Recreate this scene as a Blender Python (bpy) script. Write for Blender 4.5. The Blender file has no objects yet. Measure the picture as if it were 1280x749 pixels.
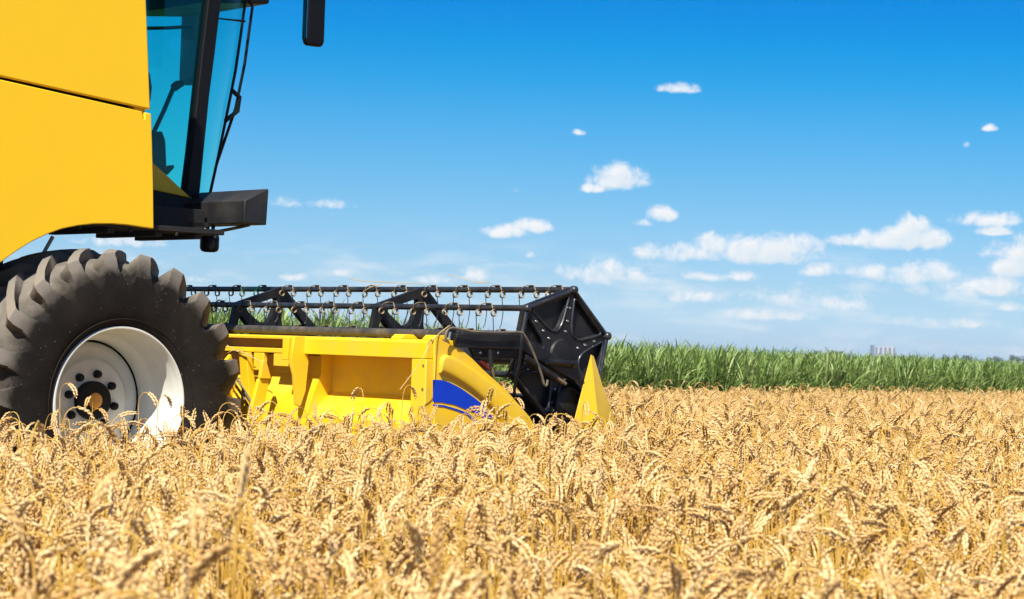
import bpy, bmesh, math, random
import numpy as np
from mathutils import Vector, Matrix

sc = bpy.context.scene
COL = sc.collection
PI = math.pi
rng = random.Random(7)

# ------------------------------------------------------------------ camera
cam_d = bpy.data.cameras.new('camera')
cam = bpy.data.objects.new('camera', cam_d)
COL.objects.link(cam)
sc.camera = cam
cam_d.sensor_width = 36.0
cam_d.lens = 74.53
cam_d.clip_start = 0.1
cam_d.clip_end = 12000
CAM_Z = 1.23
ROLL, PITCH = math.radians(1.9), math.radians(1.3719)
f_ = Vector((0, math.cos(PITCH), math.sin(PITCH)))
u0 = Vector((0, -math.sin(PITCH), math.cos(PITCH)))
r0 = Vector((1, 0, 0))
r_ = r0 * math.cos(ROLL) + u0 * math.sin(ROLL)
u_ = u0 * math.cos(ROLL) - r0 * math.sin(ROLL)
M = Matrix((r_, u_, -f_)).transposed().to_4x4()
M.translation = Vector((0, 0, CAM_Z))
cam.matrix_world = M
cam_d.dof.use_dof = True
cam_d.dof.focus_distance = 12.4
cam_d.dof.aperture_fstop = 8.0

# ------------------------------------------------------------------ sun and sky
HEAD = math.radians(43)                        # heading of the harvester
FX = Vector((math.cos(HEAD), math.sin(HEAD), 0))
AY = Vector((-math.sin(HEAD), math.cos(HEAD), 0))
sd = (FX * -0.56 + AY * -0.36 + Vector((0, 0, 0.78))).normalized()   # towards the sun
SUN_EL = math.asin(sd.z)
SUN_ROT = math.atan2(sd.x, sd.y)
sun_d = bpy.data.lights.new('sun', 'SUN')
sun_d.energy = 4.4
sun_d.angle = math.radians(0.55)
sun_d.color = (1.0, 0.95, 0.87)
sun = bpy.data.objects.new('sun', sun_d)
COL.objects.link(sun)
sun.rotation_euler = sd.to_track_quat('Z', 'Y').to_euler()
sun.location = (0, 0, 30)

sc.view_settings.view_transform = 'Standard'
sc.view_settings.look = 'None'
sc.view_settings.gamma = 1.0
sc.view_settings.use_curve_mapping = False
EXPO = 0.9
sc.view_settings.exposure = EXPO
SKY_S = 0.1

world = bpy.data.worlds.new('World')
sc.world = world
world.use_nodes = True
wt = world.node_tree
for n in list(wt.nodes):
    wt.nodes.remove(n)
def wn(kind, **kw):
    n = wt.nodes.new(kind)
    for k, v in kw.items():
        setattr(n, k, v)
    return n
def wmath(op, a, b=None, c=None, clamp=False):
    n = wn('ShaderNodeMath', operation=op, use_clamp=clamp)
    for i, v in enumerate((a, b, c)):
        if v is None:
            continue
        if isinstance(v, (int, float)):
            n.inputs[i].default_value = v
        else:
            wt.links.new(v, n.inputs[i])
    return n.outputs[0]
tc = wn('ShaderNodeTexCoord')
sep = wn('ShaderNodeSeparateXYZ')
wt.links.new(tc.outputs['Generated'], sep.inputs[0])
X, Y, Z = sep.outputs
el = wmath('ARCSINE', Z)
az = wmath('ARCTAN2', X, Y)
# the sky: a clear-day Nishita sky, graded with height to the deep polarised blue of the photograph
sky = wn('ShaderNodeTexSky', sky_type='NISHITA')
sky.sun_disc = False
sky.sun_elevation = SUN_EL
sky.sun_rotation = SUN_ROT
sky.altitude = 100
sky.air_density = 1.0
sky.dust_density = 0.6
sky.ozone_density = 1.5
wt.links.new(tc.outputs['Generated'], sky.inputs[0])
ramp = wn('ShaderNodeValToRGB')
wt.links.new(wmath('MULTIPLY', el, 1 / 0.6, clamp=True), ramp.inputs[0])
GRADE = [(0.0, (.80, 1.20, 2.0)), (.0143, (.73, 1.09, 1.76)), (.0332, (.60, .92, 1.44)), (.052, (.49, .836, 1.317)), (.0709, (.374, .785, 1.228)), (.0897, (.267, .745, 1.19)),
         (.1084, (.168, .708, 1.17)), (.1271, (.060, .665, 1.15)), (.1457, (.008, .615, 1.15)), (.1624, (.0, .55, 1.15)), (.20, (.0, .49, 1.12)), (.40, (.40, .66, 1.05)), (.6, (.62, .8, 1.1))]
els = ramp.color_ramp.elements
els[1].position = 1.0
for i, (p, c) in enumerate(GRADE):
    e = els[0] if i == 0 else els.new(p / .6) if i < len(GRADE) - 1 else els[len(els) - 1]
    e.color = (c[0] * .5, c[1] * .5, c[2] * .5, 1)
hsv = wn('ShaderNodeMix', data_type='RGBA', blend_type='MULTIPLY')
hsv.inputs['Factor'].default_value = 1.0
wt.links.new(sky.outputs[0], hsv.inputs['A'])
wt.links.new(ramp.outputs[0], hsv.inputs['B'])
grd = wn('ShaderNodeVectorMath', operation='SCALE')
grd.inputs['Scale'].default_value = 2.0 / 2 ** EXPO
wt.links.new(hsv.outputs['Result'], grd.inputs[0])
# clouds: each is a soft lump at its own bearing and height, broken up by noise
PX = 1 / 2650.0
CLOUDS = [  # (bearing, elevation), half width, half height, strength
    ((0.0748, 0.1252), 30, 10, .62), ((0.0491, 0.0819), 36, 20, 1.0), ((0.0364, 0.077), 18, 8, .8),
    ((-0.0041, 0.0553), 30, 11, 1.0), ((0.0094, 0.0584), 24, 12, 1.0), ((0.0696, 0.0655), 22, 13, .75), ((0.0607, 0.0615), 16, 8, .6),
    ((0.0784, 0.0477), 66, 16, .8), ((0.0944, 0.052), 28, 18, .85), ((0.1176, 0.0496), 62, 22, 1.0), ((0.1313, 0.0522), 34, 18, 1.0),
    ((0.174, 0.0559), 62, 15, .95), ((0.1855, 0.0628), 24, 17, .95), ((0.193, 0.0575), 28, 15, .9), ((0.179, 0.0605), 24, 12, .9), ((0.1619, 0.0556), 30, 12, .9),
    ((0.2188, 0.0668), 46, 14, .85), ((0.2236, 0.0618), 26, 8, .85), ((0.2337, 0.0473), 40, 27, 1.0), ((0.2434, 0.0585), 40, 20, .7),
    ((0.043, 0.0372), 60, 24, .66), ((0.1678, 0.0412), 32, 13, .72), ((0.1898, 0.0407), 62, 20, .72), ((0.2225, 0.0356), 74, 17, .72),
    ((0.135, 0.0291), 84, 20, .56), ((0.1517, 0.0274), 60, 18, .56), ((0.0866, 0.0269), 50, 12, .46), ((0.0975, 0.0374), 60, 11, .52),
    ((0.1439, 0.0413), 28, 13, .6), ((0.2052, 0.0344), 60, 18, .62), ((0.2328, 0.0271), 28, 9, .58),
    ((0.0295, 0.1034), 12, 6, .6), ((0.2191, 0.109), 12, 7, .66), ((0.0002, 0.0751), 9, 7, .5), ((0.008, 0.0448), 9, 8, .5), ((0.2099, 0.1013), 8, 6, .30),
    ((-0.0956, 0.0652), 78, 12, .34), ((-0.1837, 0.044), 60, 12, .6), ((-0.1026, 0.0308), 22, 9, .66), ((-0.0806, 0.0334), 13, 7, .6),
    ((-0.0185, 0.0345), 26, 15, .56), ((-0.038, 0.0319), 30, 10, .52), ((-0.1464, 0.028), 22, 8, .55), ((0.1167, 0.02), 90, 12, .4), ((0.2013, 0.0188), 90, 12, .4),
    ((0.0226, 0.0256), 60, 10, .45),
]
def cloud_density(daz, del_):
    azs = wmath('ADD', az, daz) if daz else az
    els_ = wmath('ADD', el, del_) if del_ else el
    total = None
    for (ca, ce), rx, ry, st in CLOUDS:
        rx, ry = rx * 1.12, ry * 1.14
        du = wmath('MULTIPLY_ADD', azs, 1 / (rx * PX), -ca / (rx * PX))
        dv0 = wmath('MULTIPLY_ADD', els_, 1 / (ry * PX), -ce / (ry * PX))
        dv = wmath('MAXIMUM', dv0, wmath('MULTIPLY', dv0, -1.7))     # flatter underside
        d2 = wmath('MULTIPLY_ADD', dv, dv, wmath('MULTIPLY', du, du))
        val = wmath('MULTIPLY_ADD', d2, -0.9, st)
        total = val if total is None else wmath('SMOOTH_MAX', total, val, 0.25)
    total = wmath('MAXIMUM', total, -1.3)
    cv = wn('ShaderNodeCombineXYZ')
    wt.links.new(azs, cv.inputs[0]); wt.links.new(els_, cv.inputs[1])
    cn = wn('ShaderNodeTexNoise')
    cn.inputs['Scale'].default_value = 78.0
    cn.inputs['Detail'].default_value = 9.0
    cn.inputs['Roughness'].default_value = 0.67
    cn.inputs['Distortion'].default_value = 0.35
    wt.links.new(cv.outputs[0], cn.inputs['Vector'])
    return wmath('MULTIPLY_ADD', wmath('SUBTRACT', cn.outputs['Fac'], 0.5), 2.9, wmath('ADD', total, 0.06))
raw = cloud_density(0, 0)
raw_up = cloud_density(-5 * PX, 9 * PX)
mr = wn('ShaderNodeMapRange', interpolation_type='SMOOTHSTEP')
mr.inputs['From Min'].default_value = 0.0
mr.inputs['From Max'].default_value = 1.0
wt.links.new(raw, mr.inputs['Value'])
cum = wmath('MULTIPLY', mr.outputs[0], 0.98)
# thin stretched veils low over the horizon
vv = wn('ShaderNodeCombineXYZ')
wt.links.new(wmath('MULTIPLY', az, 22.0), vv.inputs[0]); wt.links.new(wmath('MULTIPLY', el, 95.0), vv.inputs[1])
vn = wn('ShaderNodeTexNoise')
vn.inputs['Scale'].default_value = 1.0; vn.inputs['Detail'].default_value = 7.0; vn.inputs['Roughness'].default_value = 0.6; vn.inputs['Distortion'].default_value = 0.4
wt.links.new(vv.outputs[0], vn.inputs['Vector'])
vm = wn('ShaderNodeMapRange', interpolation_type='SMOOTHSTEP')
vm.inputs['From Min'].default_value = 0.44; vm.inputs['From Max'].default_value = 0.74
wt.links.new(vn.outputs['Fac'], vm.inputs['Value'])
vw = wn('ShaderNodeMapRange', interpolation_type='SMOOTHSTEP')
vw.inputs['From Min'].default_value = 0.062; vw.inputs['From Max'].default_value = 0.03
wt.links.new(el, vw.inputs['Value'])
veil = wmath('MULTIPLY', wmath('MULTIPLY', vm.outputs[0], vw.outputs[0]), 0.55)
dens = wmath('SUBTRACT', 1.0, wmath('MULTIPLY', wmath('SUBTRACT', 1.0, cum), wmath('SUBTRACT', 1.0, veil)))
cr = wn('ShaderNodeMapRange')
cr.inputs['From Min'].default_value = 0.15; cr.inputs['From Max'].default_value = 1.25
cr.inputs['To Min'].default_value = 1.0; cr.inputs['To Max'].default_value = 0.0
wt.links.new(raw_up, cr.inputs['Value'])
CW = 1.0 / (SKY_S * 2 ** EXPO)
cc = wn('ShaderNodeMix', data_type='RGBA')
wt.links.new(cr.outputs[0], cc.inputs['Factor'])
cc.inputs['A'].default_value = (0.76 * CW, 0.85 * CW, 0.92 * CW, 1)
cc.inputs['B'].default_value = (0.96 * CW, 0.97 * CW, 0.99 * CW, 1)
mixc = wn('ShaderNodeMix', data_type='RGBA')
wt.links.new(dens, mixc.inputs['Factor'])
wt.links.new(grd.outputs[0], mixc.inputs['A'])
wt.links.new(cc.outputs['Result'], mixc.inputs['B'])
bg = wn('ShaderNodeBackground')
bg.inputs['Strength'].default_value = SKY_S
wt.links.new(mixc.outputs['Result'], bg.inputs['Color'])
wo = wn('ShaderNodeOutputWorld')
wt.links.new(bg.outputs[0], wo.inputs['Surface'])

sc.cycles.use_denoising = True
sc.cycles.max_bounces = 8
sc.cycles.diffuse_bounces = 3
sc.cycles.glossy_bounces = 3
sc.cycles.transparent_max_bounces = 12
sc.cycles.caustics_reflective = False
sc.cycles.caustics_refractive = False

# ------------------------------------------------------------------ materials
def mat(name, base, rough=0.5, metal=0.0, coat=0.0, dirt=None, dirt_amt=0.5, dscale=6.0, bump=0.0, bscale=40.0, spec=0.5):
    m = bpy.data.materials.new(name)
    m.use_nodes = True
    nt = m.node_tree
    b = nt.nodes['Principled BSDF']
    b.inputs['Base Color'].default_value = (*base, 1)
    b.inputs['Roughness'].default_value = rough
    b.inputs['Metallic'].default_value = metal
    b.inputs['Coat Weight'].default_value = coat
    b.inputs['Coat Roughness'].default_value = 0.12
    b.inputs['Specular IOR Level'].default_value = spec
    tcn = nt.nodes.new('ShaderNodeTexCoord')
    if dirt:
        n1 = nt.nodes.new('ShaderNodeTexNoise')
        n1.inputs['Scale'].default_value = dscale
        n1.inputs['Detail'].default_value = 8
        n1.inputs['Roughness'].default_value = 0.65
        nt.links.new(tcn.outputs['Object'], n1.inputs['Vector'])
        r1 = nt.nodes.new('ShaderNodeMapRange')
        r1.inputs['From Min'].default_value = 0.42
        r1.inputs['From Max'].default_value = 0.75
        r1.inputs['To Max'].default_value = dirt_amt
        nt.links.new(n1.outputs['Fac'], r1.inputs['Value'])
        mx = nt.nodes.new('ShaderNodeMix'); mx.data_type = 'RGBA'
        mx.inputs['A'].default_value = (*base, 1)
        mx.inputs['B'].default_value = (*dirt, 1)
        nt.links.new(r1.outputs[0], mx.inputs['Factor'])
        nt.links.new(mx.outputs['Result'], b.inputs['Base Color'])
        rr = nt.nodes.new('ShaderNodeMapRange')
        rr.inputs['To Min'].default_value = rough
        rr.inputs['To Max'].default_value = min(1, rough + 0.35)
        nt.links.new(r1.outputs[0], rr.inputs['Value'])
        nt.links.new(rr.outputs[0], b.inputs['Roughness'])
    if bump:
        n2 = nt.nodes.new('ShaderNodeTexNoise')
        n2.inputs['Scale'].default_value = bscale
        n2.inputs['Detail'].default_value = 5
        nt.links.new(tcn.outputs['Object'], n2.inputs['Vector'])
        bp = nt.nodes.new('ShaderNodeBump')
        bp.inputs['Strength'].default_value = bump
        bp.inputs['Distance'].default_value = 0.01
        nt.links.new(n2.outputs['Fac'], bp.inputs['Height'])
        nt.links.new(bp.outputs['Normal'], b.inputs['Normal'])
    return m

STRAW_DUST = (0.42, 0.32, 0.19)
M_YEL = mat('yellow_paint', (0.88, 0.53, 0.010), 0.42, coat=0.06, spec=0.35, dirt=(0.70, 0.42, 0.03), dirt_amt=0.14, dscale=2.2)
M_YELH = mat('yellow_header_paint', (0.84, 0.53, 0.010), 0.42, coat=0.15, dirt=(0.55, 0.38, 0.09), dirt_amt=0.5, dscale=5)
M_BLK = mat('black_paint', (0.007, 0.0075, 0.0095), 0.42, dirt=(0.07, 0.058, 0.043), dirt_amt=0.3, dscale=7, spec=0.4)
M_CHAS = mat('chassis_black', (0.008, 0.008, 0.008), 0.7, dirt=(0.05, 0.04, 0.03), dirt_amt=0.3, dscale=9)
M_BOX = mat('platform_black', (0.012, 0.012, 0.013), 0.5, dirt=(0.11, 0.10, 0.085), dirt_amt=0.3, dscale=3)
M_TYRE = mat('tyre_rubber', (0.011, 0.009, 0.0075), 0.8, dirt=(0.034, 0.026, 0.019), dirt_amt=0.7, dscale=4.5, bump=0.25, bscale=60, spec=0.15)
def tyre_dust(m):
    nt = m.node_tree
    t = nt.nodes.new('ShaderNodeTexCoord'); sp = nt.nodes.new('ShaderNodeSeparateXYZ')
    nt.links.new(t.outputs['Object'], sp.inputs[0])
    cm = nt.nodes.new('ShaderNodeCombineXYZ')
    sb = nt.nodes.new('ShaderNodeMath'); sb.operation = 'SUBTRACT'; sb.inputs[1].default_value = .86
    nt.links.new(sp.outputs[2], sb.inputs[0]); nt.links.new(sp.outputs[0], cm.inputs[0]); nt.links.new(sb.outputs[0], cm.inputs[1])
    ln = nt.nodes.new('ShaderNodeVectorMath'); ln.operation = 'LENGTH'
    nt.links.new(cm.outputs[0], ln.inputs[0])
    nz = nt.nodes.new('ShaderNodeTexNoise'); nz.inputs['Scale'].default_value = 9; nz.inputs['Detail'].default_value = 7
    nt.links.new(t.outputs['Object'], nz.inputs['Vector'])
    ad = nt.nodes.new('ShaderNodeMath'); ad.operation = 'MULTIPLY_ADD'; ad.inputs[1].default_value = .13
    nt.links.new(nz.outputs['Fac'], ad.inputs[0]); nt.links.new(ln.outputs['Value'], ad.inputs[2])
    mr_ = nt.nodes.new('ShaderNodeMapRange'); mr_.inputs['From Min'].default_value = .78; mr_.inputs['From Max'].default_value = .90
    mr_.inputs['To Max'].default_value = .8
    nt.links.new(ad.outputs[0], mr_.inputs['Value'])
    b = nt.nodes['Principled BSDF']
    old = b.inputs['Base Color'].links[0].from_socket
    mx = nt.nodes.new('ShaderNodeMix'); mx.data_type = 'RGBA'
    mx.inputs['B'].default_value = (.25, .22, .18, 1)
    nt.links.new(mr_.outputs[0], mx.inputs['Factor']); nt.links.new(old, mx.inputs['A'])
    # chaff specks stuck to the rubber
    ns = nt.nodes.new('ShaderNodeTexNoise'); ns.inputs['Scale'].default_value = 70; ns.inputs['Detail'].default_value = 3
    nt.links.new(t.outputs['Object'], ns.inputs['Vector'])
    m3 = nt.nodes.new('ShaderNodeMapRange'); m3.inputs['From Min'].default_value = .70; m3.inputs['From Max'].default_value = .76; m3.inputs['To Max'].default_value = .7
    nt.links.new(ns.outputs['Fac'], m3.inputs['Value'])
    mx2 = nt.nodes.new('ShaderNodeMix'); mx2.data_type = 'RGBA'
    mx2.inputs['B'].default_value = (.36, .30, .20, 1)
    nt.links.new(m3.outputs[0], mx2.inputs['Factor']); nt.links.new(mx.outputs['Result'], mx2.inputs['A'])
    nt.links.new(mx2.outputs['Result'], b.inputs['Base Color'])
tyre_dust(M_TYRE)
M_RIM = mat('rim_cream', (0.66, 0.655, 0.59), 0.38, coat=0.1, dirt=(0.50, 0.44, 0.32), dirt_amt=0.5, dscale=5)
M_HUB = mat('hub_black', (0.004, 0.0038, 0.0036), 0.6, spec=0.2)
M_ORG = mat('hub_orange', (0.66, 0.28, 0.02), 0.55, dirt=(0.45, 0.22, 0.06), dirt_amt=0.5, dscale=40)
M_BLUE = mat('blue_decal', (0.002, 0.040, 0.48), 0.4, dirt=(0.01, 0.06, 0.40), dirt_amt=0.3, dscale=9, spec=0.25)
M_STEEL = mat('spring_steel', (0.24, 0.19, 0.12), 0.5, metal=0.4, dirt=(0.34, 0.22, 0.09), dirt_amt=0.6, dscale=30)
M_ROD = mat('chromed_rod', (0.6, 0.6, 0.58), 0.25, metal=0.9)
M_HOSE = mat('hose_rubber', (0.10, 0.085, 0.06), 0.6, dirt=(0.3, 0.24, 0.14), dirt_amt=0.6, dscale=14)
M_RED = mat('red_reflector', (0.16, 0.015, 0.01), 0.4)
M_TUBE = mat('reel_blue_black', (0.014, 0.018, 0.026), 0.33, coat=0.2, dirt=(0.12, 0.10, 0.07), dirt_amt=0.4, dscale=10)
M_WORN = mat('worn_tube', (0.035, 0.034, 0.033), 0.5, dirt=(0.20, 0.16, 0.11), dirt_amt=0.6, dscale=8)
M_PLAS = mat('cab_plastic', (0.006, 0.0065, 0.008), 0.5, spec=0.18)
M_GREYP = mat('strut_grey', (0.55, 0.53, 0.48), 0.45)

def glass(name, tint):
    m = bpy.data.materials.new(name)
    m.use_nodes = True
    nt = m.node_tree
    for n in list(nt.nodes):
        nt.nodes.remove(n)
    o = nt.nodes.new('ShaderNodeOutputMaterial')
    t = nt.nodes.new('ShaderNodeBsdfTransparent'); t.inputs[0].default_value = (*tint, 1)
    g = nt.nodes.new('ShaderNodeBsdfGlossy'); g.inputs['Roughness'].default_value = 0.03
    fr = nt.nodes.new('ShaderNodeFresnel'); fr.inputs[0].default_value = 1.45
    mx = nt.nodes.new('ShaderNodeMixShader')
    fm = nt.nodes.new('ShaderNodeMath'); fm.operation = 'MINIMUM'; fm.inputs[1].default_value = 0.10
    nt.links.new(fr.outputs[0], fm.inputs[0]); nt.links.new(fm.outputs[0], mx.inputs[0]); nt.links.new(t.outputs[0], mx.inputs[1]); nt.links.new(g.outputs[0], mx.inputs[2])
    nt.links.new(mx.outputs[0], o.inputs[0])
    return m
M_GLASS = glass('tinted_cab_glass', (0.46, 0.985, 0.925))
M_MIRR = mat('mirror_glass', (0.6, 0.65, 0.65), 0.05, metal=1.0)

def plant_mat(name, stops, rough=0.6, trans=0.25, hue_noise=True):
    m = bpy.data.materials.new(name)
    m.use_nodes = True
    nt = m.node_tree
    b = nt.nodes['Principled BSDF']
    oi = nt.nodes.new('ShaderNodeObjectInfo')
    ramp = nt.nodes.new('ShaderNodeValToRGB')
    els = ramp.color_ramp.elements
    els[0].position, els[0].color = stops[0][0], (*stops[0][1], 1)
    els[1].position, els[1].color = stops[-1][0], (*stops[-1][1], 1)
    for p, c in stops[1:-1]:
        e = els.new(p); e.color = (*c, 1)
    geo = nt.nodes.new('ShaderNodeNewGeometry')
    ad = nt.nodes.new('ShaderNodeMath'); ad.operation = 'MULTIPLY_ADD'
    ad.inputs[1].default_value = 0.35
    m2 = nt.nodes.new('ShaderNodeMath'); m2.operation = 'MULTIPLY'; m2.inputs[1].default_value = 0.65
    nt.links.new(geo.outputs['Random Per Island'], ad.inputs[0])
    nt.links.new(oi.outputs['Random'], m2.inputs[0])
    nt.links.new(m2.outputs[0], ad.inputs[2])
    nt.links.new(ad.outputs[0], ramp.inputs[0])
    nt.links.new(ramp.outputs[0], b.inputs['Base Color'])
    b.inputs['Roughness'].default_value = rough
    b.inputs['Specular IOR Level'].default_value = 0.3
    tr = nt.nodes.new('ShaderNodeBsdfTranslucent')
    nt.links.new(ramp.outputs[0], tr.inputs[0])
    mx = nt.nodes.new('ShaderNodeMixShader'); mx.inputs[0].default_value = trans
    out = nt.nodes['Material Output']
    nt.links.new(b.outputs[0], mx.inputs[1]); nt.links.new(tr.outputs[0], mx.inputs[2]); nt.links.new(mx.outputs[0], out.inputs[0])
    return m
M_EAR = plant_mat('wheat_ear', [(0, (0.44, 0.235, 0.068)), (0.25, (0.66, 0.415, 0.155)), (0.7, (0.79, 0.55, 0.245)), (1, (0.87, 0.68, 0.38))], 0.40, 0.08)
M_STEM = plant_mat('wheat_stem', [(0, (0.60, 0.33, 0.045)), (0.5, (0.74, 0.46, 0.085)), (1, (0.80, 0.56, 0.17))], 0.4, 0.25)
M_WLEAF = plant_mat('wheat_leaf', [(0, (0.60, 0.37, 0.10)), (0.5, (0.74, 0.51, 0.18)), (1, (0.82, 0.65, 0.34))], 0.6, 0.4)
M_CORN = plant_mat('corn_leaf', [(0, (0.11, 0.175, 0.032)), (0.45, (0.21, 0.315, 0.072)), (0.8, (0.31, 0.41, 0.125)), (1, (0.45, 0.50, 0.21))], 0.38, 0.35)
M_CSTALK = plant_mat('corn_stalk', [(0, (0.06, 0.10, 0.02)), (1, (0.12, 0.16, 0.04))], 0.5, 0.1)
M_STRAWP = mat('loose_straw', (0.62, 0.44, 0.18), 0.5)

# ------------------------------------------------------------------ mesh helpers
class MB:
    def __init__(self):
        self.v = []; self.f = []; self.mi = []
    def add(self, vs, fs, mi=0):
        o = len(self.v)
        self.v.extend(tuple(p) for p in vs)
        self.f.extend(tuple(i + o for i in q) for q in fs)
        self.mi.extend([mi] * len(fs))
    def box(self, x0, x1, y0, y1, z0, z1, mi=0):
        vs = [(x, y, z) for x in (x0, x1) for y in (y0, y1) for z in (z0, z1)]
        self.add(vs, [(0, 1, 3, 2), (4, 6, 7, 5), (0, 4, 5, 1), (2, 3, 7, 6), (0, 2, 6, 4), (1, 5, 7, 3)], mi)
    def prism(self, pts, y0, y1, mi=0):           # (x, z) outline pushed along y
        n = len(pts)
        vs = [(x, y0, z) for x, z in pts] + [(x, y1, z) for x, z in pts]
        fs = [tuple(range(n)), tuple(range(2 * n - 1, n - 1, -1))]
        fs += [((i + 1) % n, i, n + i, n + (i + 1) % n) for i in range(n)]
        self.add(vs, fs, mi)
    def tube(self, pts, r, n=8, caps=True, mi=0):
        pts = [Vector(p) for p in pts]
        rad = r if isinstance(r, (list, tuple)) else [r] * len(pts)
        vs, fs = [], []
        t0 = (pts[1] - pts[0]).normalized()
        ref = Vector((0, 0, 1)) if abs(t0.z) < 0.9 else Vector((1, 0, 0))
        nx = t0.cross(ref).normalized()
        for i, p in enumerate(pts):
            if i == 0: t = t0
            elif i == len(pts) - 1: t = (pts[i] - pts[i - 1]).normalized()
            else: t = ((pts[i + 1] - p).normalized() + (p - pts[i - 1]).normalized()).normalized()
            nx = (nx - t * nx.dot(t)).normalized()
            ny = t.cross(nx)
            for k in range(n):
                a = 2 * PI * k / n
                vs.append(p + (nx * math.cos(a) + ny * math.sin(a)) * rad[i])
        for i in range(len(pts) - 1):
            for k in range(n):
                fs.append((i * n + k, i * n + (k + 1) % n, (i + 1) * n + (k + 1) % n, (i + 1) * n + k))
        if caps:
            fs.append(tuple(range(n - 1, -1, -1)))
            fs.append(tuple((len(pts) - 1) * n + k for k in range(n)))
        self.add(vs, fs, mi)
    def lathe(self, prof, cx=0.0, cz=0.0, n=64, mi=0):   # (radius, y) profile turned about a y axis
        vs, fs = [], []
        for r, y in prof:
            for k in range(n):
                a = 2 * PI * k / n
                vs.append((cx + r * math.cos(a), y, cz + r * math.sin(a)))
        for i in range(len(prof) - 1):
            for k in range(n):
                fs.append((i * n + k, (i + 1) * n + k, (i + 1) * n + (k + 1) % n, i * n + (k + 1) % n))
        self.add(vs, fs, mi)
    def build(self, name, mats, parent=None, smooth=40, bevel=0.0, segs=2):
        me = bpy.data.meshes.new(name)
        me.from_pydata([tuple(p) for p in self.v], [], self.f)
        if not isinstance(mats, (list, tuple)):
            mats = [mats]
        for m in mats:
            me.materials.append(m)
        me.polygons.foreach_set('material_index', self.mi)
        bm = bmesh.new(); bm.from_mesh(me)
        bmesh.ops.recalc_face_normals(bm, faces=bm.faces)
        bm.to_mesh(me); bm.free()
        if smooth:
            me.polygons.foreach_set('use_smooth', [True] * len(me.polygons))
            me.set_sharp_from_angle(angle=math.radians(smooth))
        me.update()
        o = bpy.data.objects.new(name, me)
        COL.objects.link(o)
        if parent is not None:
            o.parent = parent
        if bevel:
            md = o.modifiers.new('edge', 'BEVEL')
            md.width = bevel; md.segments = segs; md.limit_method = 'ANGLE'; md.angle_limit = math.radians(35)
            md.harden_normals = False
        return o

def tag(o, label=None, cat=None, group=None, kind=None):
    if label: o['label'] = label
    if cat: o['category'] = cat
    if group: o['group'] = group
    if kind: o['kind'] = kind
    return o

def empty(name, loc, rz=0.0):
    o = bpy.data.objects.new(name, None)
    o.empty_display_size = 0.3
    o.location = loc
    o.rotation_euler = (0, 0, rz)
    COL.objects.link(o)
    return o

def arc(p0, p1, p2, n=10):
    p0, p1, p2 = Vector(p0), Vector(p1), Vector(p2)
    return [(p0 * (1 - t) ** 2 + p1 * 2 * t * (1 - t) + p2 * t * t) for t in [i / n for i in range(n + 1)]]

# ------------------------------------------------------------------ ground
def ground_mat():
    m = bpy.data.materials.new('field_soil')
    m.use_nodes = True
    nt = m.node_tree
    b = nt.nodes['Principled BSDF']
    b.inputs['Roughness'].default_value = 0.95
    t = nt.nodes.new('ShaderNodeTexCoord')
    n1 = nt.nodes.new('ShaderNodeTexNoise'); n1.inputs['Scale'].default_value = 3.0; n1.inputs['Detail'].default_value = 10
    n2 = nt.nodes.new('ShaderNodeTexNoise'); n2.inputs['Scale'].default_value = 0.012; n2.inputs['Detail'].default_value = 3
    nt.links.new(t.outputs['Object'], n1.inputs['Vector']); nt.links.new(t.outputs['Object'], n2.inputs['Vector'])
    r1 = nt.nodes.new('ShaderNodeValToRGB')
    r1.color_ramp.elements[0].position = 0.35; r1.color_ramp.elements[0].color = (0.10, 0.062, 0.028, 1)
    r1.color_ramp.elements[1].position = 0.65; r1.color_ramp.elements[1].color = (0.26, 0.17, 0.07, 1)
    nt.links.new(n1.outputs['Fac'], r1.inputs[0])
    nt.links.new(r1.outputs[0], b.inputs['Base Color'])
    bp = nt.nodes.new('ShaderNodeBump'); bp.inputs['Strength'].default_value = 0.5
    nt.links.new(n1.outputs['Fac'], bp.inputs['Height']); nt.links.new(bp.outputs[0], b.inputs['Normal'])
    return m
g = MB()
g.add([(-4000, -300, 0), (4000, -300, 0), (4000, 6000, 0), (-4000, 6000, 0)], [(0, 1, 2, 3)])
ground = g.build('ground', ground_mat(), smooth=0)
tag(ground, kind='structure')

# ------------------------------------------------------------------ the combine harvester
ROOT = Vector((-2.212, 12.062, 0))
def to_world(p):
    return ROOT + FX * p[0] + AY * p[1] + Vector((0, 0, p[2]))
harv = empty('combine_harvester', ROOT, HEAD)
tag(harv, 'yellow combine harvester with black reel and big lugged front tyre standing in the wheat', 'combine harvester')

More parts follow.
